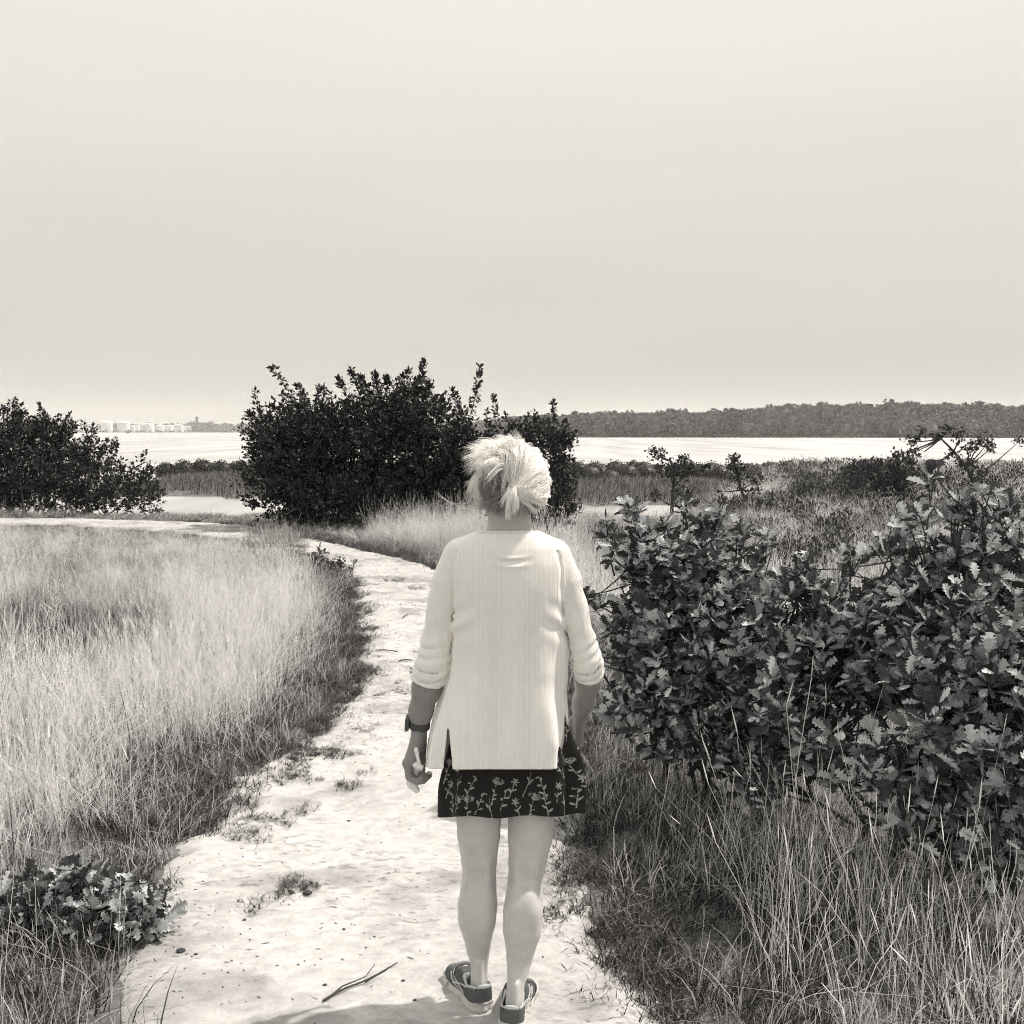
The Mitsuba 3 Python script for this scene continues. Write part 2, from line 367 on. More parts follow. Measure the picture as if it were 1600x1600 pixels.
# ------------------------------------------------------------------ grass: patches of many blades, set out as instances
def blades(n, size, h, w, col, lean, spread, seed, heads=0.0, curl=0.35, head_len=(0.05, 0.1), wind=0.12, segs=3, chaos=0.1):
    """One patch: n blades (ribbons), a share of them stems that carry seed heads."""
    rng = RNG(seed)
    nt = max(6, n // 11)
    tuft = rng.uniform(-size, size, (nt, 2)) / 2
    which = rng.integers(0, nt, n)
    free = rng.random(n) < 0.3
    xy = np.where(free[:, None], rng.uniform(-size, size, (n, 2)) / 2, tuft[which] + rng.normal(0, size * 0.035, (n, 2)))
    ttone = np.where(free, 1.0, rng.choice([0.3, 0.65, 1.0, 1.15], nt)[which])
    root = np.column_stack([xy, np.full(n, -min(0.03, 0.1 * h[1]))])
    H = rng.uniform(h[0], h[1], n) * (0.55 + 0.45 * rng.random(n))
    az = rng.uniform(0, 2 * np.pi, n)
    d0 = np.stack([np.cos(az), np.sin(az), 0 * az], 1)
    bend = np.abs(rng.normal(0, spread, n)) + lean
    stem = rng.random(n) < heads
    bent = rng.random(n) < chaos
    bend = np.where(bent, rng.uniform(0.7, 1.5, n), bend)
    H = np.where(stem, H * rng.uniform(1.1, 1.5, n), H); bend = np.where(stem & ~bent, bend * 0.5, bend)
    kk = np.where(stem, 0.15, curl)
    t = np.linspace(0, 1, segs + 1)
    c = root[:, None] + d0[:, None] * (H * bend)[:, None, None] * (t ** 1.7)[None, :, None] + np.array([1, 0.2, 0]) * (wind * H)[:, None, None] * (t ** 1.6)[None, :, None]
    c[:, :, 2] += H[:, None] * (t[None] - (bend * kk)[:, None] * t[None] ** 2)
    fa = rng.uniform(0, np.pi, n)
    s = np.stack([np.cos(fa), np.sin(fa), 0 * fa], 1)
    W = rng.uniform(w[0], w[1], n); W = np.where(stem, W * 0.5, W)
    wid = (1 - t ** 2 * 0.9)[None] * W[:, None] / 2
    wid = np.where(stem[:, None], W[:, None] / 2, wid)
    L, R = c - s[:, None] * wid[..., None], c + s[:, None] * wid[..., None]
    m = segs + 1
    v = np.stack([L, R], 2).reshape(-1, 3)
    i = (np.arange(n) * m * 2)[:, None]
    f = np.vstack([i + np.array(q) for k in range(segs) for q in ([2 * k, 2 * k + 1, 2 * k + 3], [2 * k, 2 * k + 3, 2 * k + 2])])
    tone = np.where(rng.random(n) < col[3], col[0] + (col[1] - col[0]) * rng.random(n), col[2] * rng.uniform(0.6, 1.3, n))
    tone = np.where(stem, col[1] * rng.uniform(0.7, 1.1, n), tone * ttone)
    cc = np.repeat(tone, m * 2)[:, None] * np.ones(3)
    parts = [(v, f, cc)]
    k = np.nonzero(stem)[0]
    if len(k):
        tip = c[k, -1]; dirn = unit(unit(c[k, -1] - c[k, -2]) * 0.7 + [0, 0, 0.6] + 0.18 * rng.normal(size=(len(k), 3)))
        hl = rng.uniform(*head_len, len(k))[:, None]; hw = hl * rng.uniform(0.018, 0.034, (len(k), 1))
        a, b = frames(dirn, rng)
        rows = []
        for q, r in ((-0.05, 0.2), (0.3, 1.0), (0.65, 0.8), (1.0, 0.1)):
            rows += [tip + dirn * hl * q + (a * np.cos(g) + b * np.sin(g)) * hw * r for g in (0, 2.1, 4.2)]
        hv = np.stack(rows, 1).reshape(-1, 3)
        i = (np.arange(len(k)) * 12)[:, None]
        hf = np.vstack([i + np.array(q) for z in range(3) for g in range(3) for q in ([z * 3 + g, z * 3 + (g + 1) % 3, z * 3 + 3 + (g + 1) % 3], [z * 3 + g, z * 3 + 3 + (g + 1) % 3, z * 3 + 3 + g])])
        parts.append((hv, hf, np.repeat(col[1] * rng.uniform(0.7, 1.15, len(k)), 12)[:, None] * np.ones(3)))
    return join(parts)


def patch_kinds(name, count, *args, **kw):
    for i in range(count):
        v, f, c = blades(*args, seed=abs(hash_of(name)) + 31 * i, **kw)
        scene[f'{name}_kind_{i}'] = {'type': 'shapegroup', 'patch': mikit.ply((v, f), 'mat_blade', color=c)}
    KINDS[name] = count


def hash_of(s):
    return sum((i + 1) * ord(ch) for i, ch in enumerate(s))


KINDS, COUNT = {}, {}


def lay(key, kind, x, y, rng, turn=40, sc=(0.8, 1.2), zs=None, z=None):
    zz = height(x, y) if z is None else z
    for i in range(len(x)):
        COUNT[key] = COUNT.get(key, 0) + 1
        s, s2 = rng.uniform(*sc), (1.0 if zs is None else zs[i])
        scene[f'{key}__{COUNT[key]:03d}'] = {'type': 'instance', 'shapegroup': {'type': 'ref', 'id': f'{kind}_kind_{rng.integers(KINDS[kind])}'},
                                             'to_world': T().translate([float(x[i]), float(y[i]), float(zz[i])]).rotate([0, 0, 1], float(rng.uniform(-turn, turn))).scale([float(s), float(s), float(s * s2)])}


def scatter(x0, x1, y0, y1, step, rng):
    X, Y = np.meshgrid(np.arange(x0, x1, step), np.arange(y0, y1, step))
    return (X + rng.uniform(-0.5, 0.5, X.shape) * step).ravel(), (Y + rng.uniform(-0.5, 0.5, Y.shape) * step).ravel()


def seen(x, y, m=0.6):
    return np.abs(x) < 0.49 * y + m


# colour tuple: pale low, pale high, dark green, share of pale
patch_kinds('tall', 8, 190, 0.36, (0.14, 0.48), (0.002, 0.0048), (0.62, 0.92, 0.085, 0.78), 0.05, 0.45, heads=0.34, wind=0.08, head_len=(0.035, 0.075), chaos=0.2)
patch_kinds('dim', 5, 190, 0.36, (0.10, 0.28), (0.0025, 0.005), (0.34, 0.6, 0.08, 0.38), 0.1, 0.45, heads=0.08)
patch_kinds('mid', 6, 250, 0.36, (0.08, 0.24), (0.0025, 0.005), (0.42, 0.80, 0.09, 0.50), 0.1, 0.5, heads=0.05, head_len=(0.03, 0.05))
patch_kinds('turf', 6, 230, 0.26, (0.025, 0.10), (0.002, 0.004), (0.22, 0.5, 0.06, 0.28), 0.25, 0.7)
patch_kinds('tuft', 5, 110, 0.13, (0.015, 0.05), (0.0018, 0.0035), (0.16, 0.34, 0.06, 0.3), 0.4, 0.8)
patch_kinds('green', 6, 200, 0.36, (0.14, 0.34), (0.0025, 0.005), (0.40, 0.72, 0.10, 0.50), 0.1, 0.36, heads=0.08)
patch_kinds('rank', 7, 140, 0.34, (0.14, 0.46), (0.0022, 0.0045), (0.52, 0.92, 0.07, 0.58), 0.08, 0.55, heads=0.15, head_len=(0.04, 0.08), wind=-0.05, curl=0.5)
patch_kinds('reed', 4, 240, 2.6, (0.35, 0.75), (0.025, 0.05), (0.22, 0.40, 0.10, 0.5), 0.02, 0.2, segs=2)

rng = RNG(11)
x, y = scatter(-9.6, 0, 1.9, 19.5, 0.27, rng)
d = path_distance(x, y)
keep = (d > 0.03) & seen(x, y) & (x < -0.5 - 0.1 * (y > 12)); x, y, d = x[keep], y[keep], d[keep]
wob = 0.28 * (n2(x, y, 1.4, 41) - 0.5)
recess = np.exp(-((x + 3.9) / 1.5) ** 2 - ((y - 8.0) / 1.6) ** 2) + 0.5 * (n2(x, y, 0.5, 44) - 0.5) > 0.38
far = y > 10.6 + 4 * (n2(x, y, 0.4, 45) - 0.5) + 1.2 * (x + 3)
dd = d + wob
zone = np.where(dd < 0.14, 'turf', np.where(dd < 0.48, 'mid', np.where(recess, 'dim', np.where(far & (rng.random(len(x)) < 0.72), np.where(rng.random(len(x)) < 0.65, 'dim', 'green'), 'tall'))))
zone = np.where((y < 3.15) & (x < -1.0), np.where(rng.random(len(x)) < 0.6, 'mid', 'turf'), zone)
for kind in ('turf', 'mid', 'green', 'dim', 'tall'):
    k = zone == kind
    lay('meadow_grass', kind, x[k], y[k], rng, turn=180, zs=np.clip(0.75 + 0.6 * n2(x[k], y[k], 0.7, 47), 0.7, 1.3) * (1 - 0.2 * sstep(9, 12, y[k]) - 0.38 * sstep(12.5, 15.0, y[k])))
k = dd < 0.7
for _ in range(2):
    lay('meadow_grass', 'turf', x[k] + rng.uniform(-0.14, 0.14, k.sum()), y[k] + rng.uniform(-0.14, 0.14, k.sum()), rng, turn=180)
ex, ey = scatter(-9.6, 0, 1.9, 19.5, 0.12, rng)
ed = path_distance(ex, ey)
ek = (ex < np.interp(ey, PL[:, 1], PL[:, 0]) + 0.6) & (ed < 0.5) & (rng.random(len(ex)) < np.clip(0.72 + ed * 3.2 + 1.6 * (n2(ex, ey, 2.2, 48) - 0.5), 0, 1) ** 1.5) & (ed > -0.22) & seen(ex, ey)
lay('meadow_grass', 'tuft', ex[ek], ey[ek], rng, turn=180, sc=(0.7, 1.6))
r2 = RNG(999)
gp = np.array([on_ground(px, py) for px, py in zip(r2.uniform(400, 470, 40), r2.uniform(832, 858, 40))])
lay('meadow_grass', 'dim', gp[:, 0], gp[:, 1], r2, turn=180, zs=np.full(40, 0.8))     # the meadow half closes the track's bend
tag('meadow_grass', 'tall dry pale meadow grass left of the sand path', 'grass', kind='stuff')

# right of the path: shaded turf, rank grass with seed heads, and the pale clump beyond the woman
x, y = scatter(-3.5, 4.2, 1.9, 19.5, 0.27, rng)
d = path_distance(x, y)
right = x > np.interp(y, PR[:, 1], PR[:, 0]) - 0.02
keep = (d > 0.02) & seen(x, y) & np.where(y < 14.9, right, (x > -2.2) & (y > 14.6)) & (x < 2.6 + 0.05 * y); x, y, d = x[keep], y[keep], d[keep]
dd = d + 0.25 * (n2(x, y, 1.6, 51) - 0.5)
zone = np.where(dd < 0.16, 'turf', np.where(dd < 0.5 + 0.25 * (y > 4), 'mid', np.where((y < 3.9), 'rank', np.where(y > 6.5, 'tall', 'mid'))))
zone = np.where((y > 10) & (dd > 0.3) & (x > 0.8), np.where(rng.random(len(x)) < 0.6, 'green', 'mid'), zone)
for kind in ('turf', 'mid', 'green', 'tall', 'rank'):
    k = zone == kind
    lay('verge_grass', kind, x[k], y[k], rng, turn=70, zs=np.clip(0.75 + 0.6 * n2(x[k], y[k], 0.8, 57), 0.7, 1.35))
k = (dd < 1.0)
for _ in range(2):
    lay('verge_grass', 'turf', x[k] + rng.uniform(-0.14, 0.14, k.sum()), y[k] + rng.uniform(-0.14, 0.14, k.sum()), rng, turn=180)
ex, ey = scatter(-3.2, 1.2, 1.9, 16, 0.12, rng)
ed = path_distance(ex, ey)
ek = (ex > np.interp(ey, PR[:, 1], PR[:, 0]) - 0.6) & (ed < 0.5) & (rng.random(len(ex)) < np.clip(0.72 + ed * 3.2 + 1.6 * (n2(ex, ey, 2.2, 58) - 0.5), 0, 1) ** 1.5) & (ed > -0.22) & seen(ex, ey)
lay('verge_grass', 'tuft', ex[ek], ey[ek], rng, turn=180, sc=(0.7, 1.6))
tag('verge_grass', 'rank grass with seed heads on the right side of the path', 'grass', kind='stuff')

# low tufts growing in the path
TUFTS = [(560, 885, 0.5), (600, 880, 0.6), (620, 905, .3), (585, 915, .5), (650, 918, .3), (590, 945, .4), (640, 948, .3), (575, 985, .3), (600, 1045, .4), (625, 1052, .3), (570, 1098, .4), (600, 1092, .4), (575, 1128, .4), (620, 1078, .3), (590, 1110, .4), (460, 1215, .3), (480, 1180, .35), (510, 1172, .4), (430, 1185, .35), (415, 1290, .3), (540, 1230, .2), (380, 1300, .25), (460, 1398, .25), (890, 1380, .3), (900, 1420, .3), (930, 1470, .3), (905, 1350, .3), (640, 1110, .3), (555, 1155, .3), (440, 1198, .3), (500, 1190, .3)]
tx, ty, ts = [], [], []
for px, py, r in TUFTS:
    g = on_ground(px, py)
    n = max(4, int(24 * r))
    tx += list(g[0] + rng.normal(0, r * 0.3, n)); ty += list(g[1] + rng.normal(0, r * 0.35, n)); ts += [1] * n
lay('path_tufts', 'tuft', np.array(tx), np.array(ty), rng, turn=180, sc=(0.5, 1.1), z=height(np.array(tx), np.array(ty)) + 0.012, zs=[0.9] * len(tx))
tag('path_tufts', 'low grass tufts growing in the sand path', 'grass', kind='stuff')

# bank on the right, behind the oak scrub: short heath grass
x, y = scatter(0.6, 19, 7, 44, 0.55, rng)
keep = seen(x, y, 1.0) & (y < edge_y(x) + 4) & (path_distance(x, y) > 0.6) & ((x > 2.6 + 0.05 * y) | (y > 19.3)); x, y = x[keep], y[keep]
zone = np.where(n2(x, y, 0.35, 61) > 0.47, 'tall', 'green')
for kind in ('tall', 'green'):
    k = zone == kind
    lay('bank_grass', kind, x[k], y[k], rng, turn=90, sc=(1.4, 1.9), zs=np.full(k.sum(), 0.42))
x, y = scatter(0.4, 4.5, 17.5, 21, 0.4, rng)
lay('bank_grass', 'green', x, y, rng, turn=180, sc=(1.0, 1.5), zs=np.full(len(x), 0.75))
tag('bank_grass', 'heathy grass on the low bank behind the oak scrub', 'grass', kind='stuff')
# grass lip before and behind the left track, and round the centre bush
x, y = scatter(-13, 1.5, 18.3, 25, 0.42, rng)
keep = seen(x, y, 1.5) & (path_distance(x, y) > 0.12) & (y > np.interp(-x, -PR[::-1, 0][::-1], PR[::-1, 1][::-1])); x, y = x[keep], y[keep]
lay('lip_grass', 'mid', x, y, rng, sc=(1.0, 1.5), zs=np.where((x > -8.2) & (x < -3.6), 0.45, 0.9))
tag('lip_grass', 'grey green grass along the far edge of the plateau beyond the path', 'grass', kind='stuff')

x, y = scatter(-36, 75, 64, 125, 2.3, rng)
keep = seen(x, y, 4) & (height(x, y) > -2.95); x, y = x[keep], y[keep]
lay('marsh_grass', 'reed', x, y, rng, sc=(0.9, 1.3), zs=np.clip(0.7 + 0.7 * n2(x, y, 0.15, 71), 0.6, 1.4))
tag('marsh_grass', 'flat salt marsh grass between the lagoon and the open water', 'grass', kind='stuff')


# ------------------------------------------------------------------ shrubs
def small_leaves(c, d, length, width, rng, tone, var=0.5):
    """One folded pointed leaf (4 triangles) at each point c, along the direction d."""
    n = len(c)
    d = unit(d)
    s, nn = frames(d, rng)
    L = (length * rng.uniform(0.65, 1.25, n))[:, None]; W = L * width * rng.uniform(0.8, 1.2, (n, 1)) / 2
    lift = nn * W * rng.uniform(0.1, 0.7, (n, 1))
    v = np.stack([c, c + d * L * 0.5 + s * W + lift, c + d * L * 0.45, c + d * L * 0.5 - s * W + lift, c + d * L - lift * 0.6], 1).reshape(-1, 3)
    i = np.arange(n)[:, None] * 5
    f = np.vstack([i + [0, 1, 2], i + [0, 2, 3], i + [2, 1, 4], i + [2, 4, 3]])
    t = tone * (1 + var * (rng.random(n) - 0.4))
    return v, f, np.repeat(t, 5)[:, None] * COOL


def shoot(base, tip, n, leaf, rng, tone, bow=0.1, width=0.45, r=0.006):
    """An upright twig with leaves: (twig tube, leaves)."""
    base, tip = np.asarray(base, float), np.asarray(tip, float)
    L = np.linalg.norm(tip - base)
    mid = (base + tip) / 2 + rng.normal(0, bow * L, 3) * [1, 0.6, 0.2]
    p = bez(base, mid, tip, 7)
    t = rng.random(n) ** 0.8
    c = bez(base, mid, tip, 101)[(t * 100).astype(int)]
    d = unit(tip - base) * 0.7 + rng.normal(0, 0.75, (n, 3))
    c = c + unit(d) * leaf * 0.15 + rng.normal(0, leaf * 0.5, (n, 3)) * (1 - t)[:, None]
    return tube(p, np.linspace(r, r * 0.35, 7), 4), small_leaves(c, d, leaf, width, rng, tone)


def shrub(key, blobs, base, n, leaf, tone, shoots, seed, label, cat='shrub', width=0.5, group=None, gap=0.42, bsdf='mat_dark_leaf'):
    """Foliage in sprays through the volume of several blobs, upright shoots breaking the outline, stems from the ground."""
    rng = RNG(seed)
    B = np.asarray(blobs, float)
    vol = (B[:, 3] * B[:, 4] * B[:, 5]) ** 0.7
    m = int(n * 2.6) // 14
    k = rng.choice(len(B), m, p=vol / vol.sum())
    d = unit(rng.normal(size=(m, 3)))
    r = rng.random(m) ** 0.42 * 1.04
    c = B[k, :3] + d * r[:, None] * B[k, 3:] * 0.95
    gl = meshkit.fbm(c * (1.6 / max(B[:, 3:].max(), 0.3)) + seed, 3, seed)
    keep = (c[:, 2] > base[2] + 0.02) & ((gl > gap) | (r < 0.8)); c, d = c[keep], d[keep]
    out = unit(d + np.array([0, 0, 0.7]) + 0.4 * rng.normal(size=c.shape))
    per = 14
    cc = np.repeat(c, per, 0); oo = np.repeat(out, per, 0)
    along = rng.random((len(cc), 1)) * leaf * 3.2
    dirs = unit(oo * 0.8 + 0.8 * rng.normal(size=cc.shape))
    parts = [small_leaves(cc + oo * along + dirs * leaf * 0.3, dirs, leaf, width, rng, tone)]
    twigs = [tube([q - o * leaf, q + o * leaf * 3.4], [leaf * 0.06, leaf * 0.03], 3) for q, o in zip(c[::3], out[::3])]
    shoots = list(shoots)
    for i in rng.choice(len(B), 3 * len(B)) if len(B) > 4 else []:     # short sprays that break up the rounded outline
        q = unit(rng.normal(size=3) * [1, 0.6, 0.3] + [0, 0, 0.9])
        p = B[i, :3] + q * B[i, 3:] * 0.85
        shoots.append((p, p + (q * 0.6 + [0, 0, 0.5]) * rng.uniform(2.5, 6.5) * leaf, int(rng.integers(16, 46))))
    for s in shoots:
        b0, t0, cnt = s
        tw, lv = shoot(b0, t0, int(cnt * 1.7), leaf, rng, tone)
        twigs.append(tw); parts.append(lv)
    v, f, col = join(parts)
    add(key + '__foliage', (v, f), bsdf, color=col)
    tag(key + '__foliage', kind='stuff')
    v, f = join(twigs)
    add(key + '__twigs', (v, f), 'mat_wood')
    tag(key + '__twigs', kind='stuff')
    for i in range(min(len(B), 6)):
        p0 = np.array(base) + rng.normal(0, 0.12, 3) * [1, 0.5, 0] + [(B[i, 0] - base[0]) * 0.35, 0.45 * B[i, 4], -0.3]
        add(num(key + '__stem', i), tube(bez(p0, (p0 + B[i, :3]) / 2 + rng.normal(0, 0.08, 3), B[i, :3] + [0, 0, B[i, 5] * 0.5], 9), np.linspace(0.022, 0.008, 9) * max(0.5, B[:, 5].max()), 6), 'mat_wood', smooth=True)
    tag(key, label, cat, group)


def blob(px, py, rx, ry, d, depth):
    """An ellipsoid seen at a pixel: radii in pixels, depth radius in metres."""
    c = at(px, py, d)
    return [*c, rx / F * d, depth, ry / F * d]


# big dark shrub in the middle
D = 18.6
b = [blob(560, 712, 112, 86, D, 1.1), blob(470, 730, 74, 76, D, 0.9), blob(660, 715, 82, 88, D, 1.0), blob(440, 760, 55, 50, D - .2, 0.7), blob(540, 775, 120, 60, D - .3, 1.0), blob(640, 785, 110, 50, D - .3, 0.9), blob(600, 662, 62, 46, D, 0.8), blob(500, 672, 48, 46, D, 0.7), blob(700, 750, 60, 70, D, 0.8), blob(430, 690, 38, 40, D, 0.6), blob(655, 660, 40, 44, D, 0.7), blob(735, 715, 40, 56, D, .6), blob(745, 775, 45, 50, D - .3, .5), blob(590, 800, 150, 40, D - .5, .7)]
sh = [(at(*p, D), at(*q, D + o), n) for p, q, n, o in [((470, 640), (425, 574), 60, 0), ((450, 650), (415, 632), 40, 0), ((520, 620), (497, 604), 45, .2), ((570, 620), (548, 576), 60, .1), ((575, 610), (562, 588), 50, -.2), ((620, 620), (628, 588), 50, 0), ((660, 620), (663, 564), 90, .1), ((650, 620), (640, 578), 45, .1), ((735, 650), (749, 570), 90, 0), ((720, 650), (705, 608), 50, .1), ((700, 640), (690, 625), 40, 0), ((610, 610), (605, 590), 50, 0), ((485, 640), (463, 600), 60, .1), ((540, 615), (530, 590), 50, .1), ((400, 760), (380, 742), 40, -.2), ((410, 700), (394, 680), 40, -.2), ((450, 810), (432, 822), 40, -.4), ((480, 650), (440, 615), 50, 0), ((590, 610), (585, 585), 40, 0), ((640, 620), (650, 590), 50, 0)]]
shrub('big_shrub', b, on_ground(570, 826), 19000, 0.085, 0.024, sh, 21, 'large dark dense shrub with upright shoots in the middle beside the path end', gap=0.36)
# looser shrub behind the head
D = 15.2
b = [blob(800, 740, 55, 60, D, 0.5), blob(850, 745, 38, 60, D, 0.5), blob(830, 700, 50, 35, D, 0.45), blob(860, 800, 35, 50, D - .3, 0.4), blob(820, 810, 45, 50, D, 0.5), blob(870, 715, 22, 22, D, .3)]
sh = [(at(*p, D), at(*q, D + o), n) for p, q, n, o in [((790, 690), (772, 618), 50, 0), ((800, 690), (790, 650), 35, 0), ((865, 690), (864, 628), 60, 0), ((830, 690), (826, 648), 40, 0), ((775, 700), (760, 640), 40, 0), ((870, 720), (893, 715), 30, 0), ((860, 780), (894, 762), 50, -.2), ((860, 820), (892, 790), 40, -.2), ((880, 700), (876, 660), 30, 0)]]
shrub('loose_shrub', b, on_ground(835, 862), 3600, 0.065, 0.026, sh, 22, 'smaller open shrub right behind the woman\'s head', gap=0.42)
# left shrub
D = 22.4
b = [blob(-40, 720, 95, 90, D, 1.2), blob(40, 725, 75, 75, D, 1.1), blob(110, 745, 70, 55, D - .3, 0.9), blob(170, 765, 60, 40, D - .6, .7), blob(215, 785, 35, 24, D - .9, .5), blob(20, 680, 42, 40, D, .6), blob(85, 700, 30, 40, D, .5), blob(-60, 780, 120, 50, D - .4, 1.0), blob(60, 780, 100, 35, D - .4, .9), blob(145, 725, 30, 26, D - .4, .5)]
sh = [(at(*p, D), at(*q, D + o), n) for p, q, n, o in [((15, 670), (7, 636), 70, 0), ((25, 670), (33, 645), 60, 0), ((80, 700), (110, 658), 60, -.2), ((88, 700), (98, 672), 60, -.2), ((110, 720), (112, 694), 50, -.3), ((130, 730), (134, 698), 50, -.3), ((150, 740), (158, 702), 50, -.3), ((160, 740), (176, 716), 40, -.3), ((215, 775), (220, 752), 50, -.8), ((235, 800), (250, 796), 40, -1), ((50, 690), (58, 660), 60, 0), ((-10, 670), (-5, 640), 60, 0)]]
shrub('left_shrub', b, on_ground(80, 806), 12500, 0.085, 0.028, sh, 23, 'dark shrub at the left edge sloping down towards the lagoon', gap=0.38)

# small shrub at the path's left edge
D = 12.3
b = [blob(497, 895, 15, 26, D, .14), blob(528, 900, 26, 18, D - .2, .2), blob(518, 915, 34, 16, D - .4, .2)]
sh = [(at(496, 900, D), at(489, 866, D), 40), (at(498, 900, D), at(496, 872, D), 40), (at(530, 900, D), at(528, 876, D - .2), 40), (at(540, 905, D), at(550, 893, D - .2), 25)]
shrub('low_sapling', b, on_ground(515, 926), 420, 0.045, 0.045, sh, 24, 'small dark leafy sapling at the left edge of the path beyond the woman', 'sapling', gap=0.3)

# stunted saplings on the marsh side
def sapling(key, d, ground, trunk, pads, leaf, tone, seed, label, thick=0.03):
    rng = RNG(seed)
    g = np.array(ground)
    add(key + '__trunk', tube(np.vstack([g - [0, 0, 0.25]] + [at(*q, d) for q in trunk]), np.linspace(thick, thick * 0.4, len(trunk) + 1), 6), 'mat_wood', smooth=True)
    parts, tw = [], []
    axis = np.array([at(*q, d) for q in trunk])
    for i, (px, py, r, n) in enumerate(pads):
        c = at(px, py, d + rng.uniform(-0.25, 0.25)); R = r / F * d
        j = np.argmin(np.linalg.norm(axis - c + [0, 0, 0.2], axis=1))
        tw.append(tube(bez(axis[j], (axis[j] + c) / 2 + [0, 0, -0.04 * d / 20], c, 6), np.linspace(thick * 0.45, thick * 0.15, 6), 4))
        dd = unit(rng.normal(size=(n, 3)) + [0, 0, 0.25])
        parts.append(small_leaves(c + rng.normal(0, 0.42, (n, 3)) * [R, R, R * 0.8], dd, leaf, 0.6, rng, tone))
    v, f, col = join(parts)
    add(key + '__foliage', (v, f), 'mat_dark_leaf', color=col); tag(key + '__foliage', kind='stuff')
    for i, (v, f) in enumerate(tw):
        add(num(key + '__branch', i), (v, f), 'mat_wood')
    tag(key, label, 'sapling')


sapling('stunted_oak', 21, at(1050, 796, 21), [(1050, 790), (1052, 760), (1054, 740), (1048, 720)], [(1028, 712, 14, 90), (1020, 704, 8, 40), (1035, 730, 13, 70), (1056, 728, 14, 90), (1066, 718, 11, 70), (1078, 730, 9, 45), (1048, 740, 16, 80), (1068, 745, 12, 50), (1062, 765, 16, 60), (1024, 774, 9, 40), (1076, 770, 10, 35), (1098, 733, 7, 35), (1107, 730, 6, 30), (1084, 790, 10, 22)], 0.075, 0.035, 31, 'crooked dark sapling with leaf clumps standing before the marsh right of the woman', 0.04)
sapling('stunted_oak_001', 22, at(1165, 786, 22), [(1163, 778), (1158, 765), (1152, 740), (1147, 722)], [(1147, 718, 12, 80), (1140, 728, 12, 60), (1154, 730, 13, 70), (1162, 735, 7, 30), (1150, 748, 13, 60), (1180, 752, 12, 55), (1188, 744, 9, 40), (1182, 765, 9, 40), (1205, 775, 7, 20), (1160, 762, 10, 35), (1120, 768, 6, 14)], 0.075, 0.038, 32, 'smaller leaning sapling with a pointed dark top against the bright water', 0.035)
sapling('stunted_oak_002', 19, at(1520, 760, 19), [(1520, 750), (1510, 730), (1490, 705), (1470, 685)], [(1425, 690, 14, 70), (1440, 676, 12, 55), (1465, 682, 10, 50), (1480, 672, 12, 55), (1500, 682, 16, 75), (1530, 690, 14, 80), (1548, 700, 12, 60), (1515, 700, 16, 85), (1400, 712, 12, 50), (1420, 722, 16, 70), (1445, 735, 18, 70), (1510, 725, 18, 90), (1530, 738, 16, 70), (1545, 690, 8, 40), (1592, 690, 8, 40), (1490, 712, 12, 50), (1430, 705, 12, 50)], 0.07, 0.035, 33, 'wide thin-branched sapling with scattered leaf clumps against the water at the right', 0.035)
# dark scrub clump near the bank top
D = 20
b = [blob(1385, 752, 28, 24, D, .5), blob(1350, 745, 16, 16, D, .4), blob(1410, 740, 20, 18, D, .4)]
shrub('bank_shrub', b, at(1385, 776, D), 1300, 0.07, 0.05, [(at(1385, 740, D), at(1375, 718, D), 30)], 34, 'rounded low shrub on the bank left of the wide thin-branched sapling', gap=0.36)

# rounded shrubs on the marsh edge and the long scrub belt
def dome(c, r, n, leaf, rng, tone):
    d = unit(rng.normal(size=(n, 3)) + [0, -0.2, 0.3]); d[:, 2] = np.abs(d[:, 2])
    p = c + d * r * (0.82 + 0.2 * meshkit.fbm(d * 3 + c, 3, 1)[:, None]) * rng.uniform(0.85, 1.03, (n, 1))
    core = trimesh.creation.icosphere(subdivisions=2)
    cv = core.vertices * np.asarray(r) * 0.86 + c
    cv[:, 2] = np.maximum(cv[:, 2], c[2] - 0.3)
    leafs = small_leaves(p, unit(d + 0.7 * rng.normal(size=d.shape)), leaf, 0.6, rng, tone)
    return join([leafs, (cv, core.faces, np.full((len(cv), 3), tone * 0.8))])


rng = RNG(77)
WHERE = ['at the left end', 'second from the left', 'in the middle', 'second from the right', 'at the right end']
for i, (px, w, h) in enumerate([(259, 12, 13), (287, 17, 17), (316, 17, 18), (345, 18, 17), (374, 18, 16)]):
    d = 107 + rng.uniform(-1, 1)
    c = at(px, 749, d); c[2] = -2.85
    v, f, col = dome(c, np.array([w / F * d * 1.35, 1.3, (h + 6) / F * d * 1.15]), 900, 0.16, rng, 0.022)
    k = num('marsh_shrub', i)
    add(k + '__crown', (v, f), 'mat_dark_leaf', color=col)
    tag(k, f'rounded dark marsh shrub {WHERE[i]} of the short row beyond the lagoon', 'shrub', 'rounded shrubs on the marsh edge')
parts = []
for px in np.arange(400, 1640, 9):
    d = 98 + rng.uniform(-3, 6)
    c = at(px + rng.uniform(-6, 6), 762, d); c[2] = -2.85
    parts.append(dome(c, np.array([rng.uniform(0.8, 1.7), 1.3, rng.uniform(1.2, 1.9)]), 260, 0.17, rng, 0.022))
v, f, col = join(parts)
add('scrub_belt', (v, f), 'mat_dark_leaf', color=col)
tag('scrub_belt', 'long dark belt of scrub along the marsh edge on the right', 'scrub', kind='stuff')

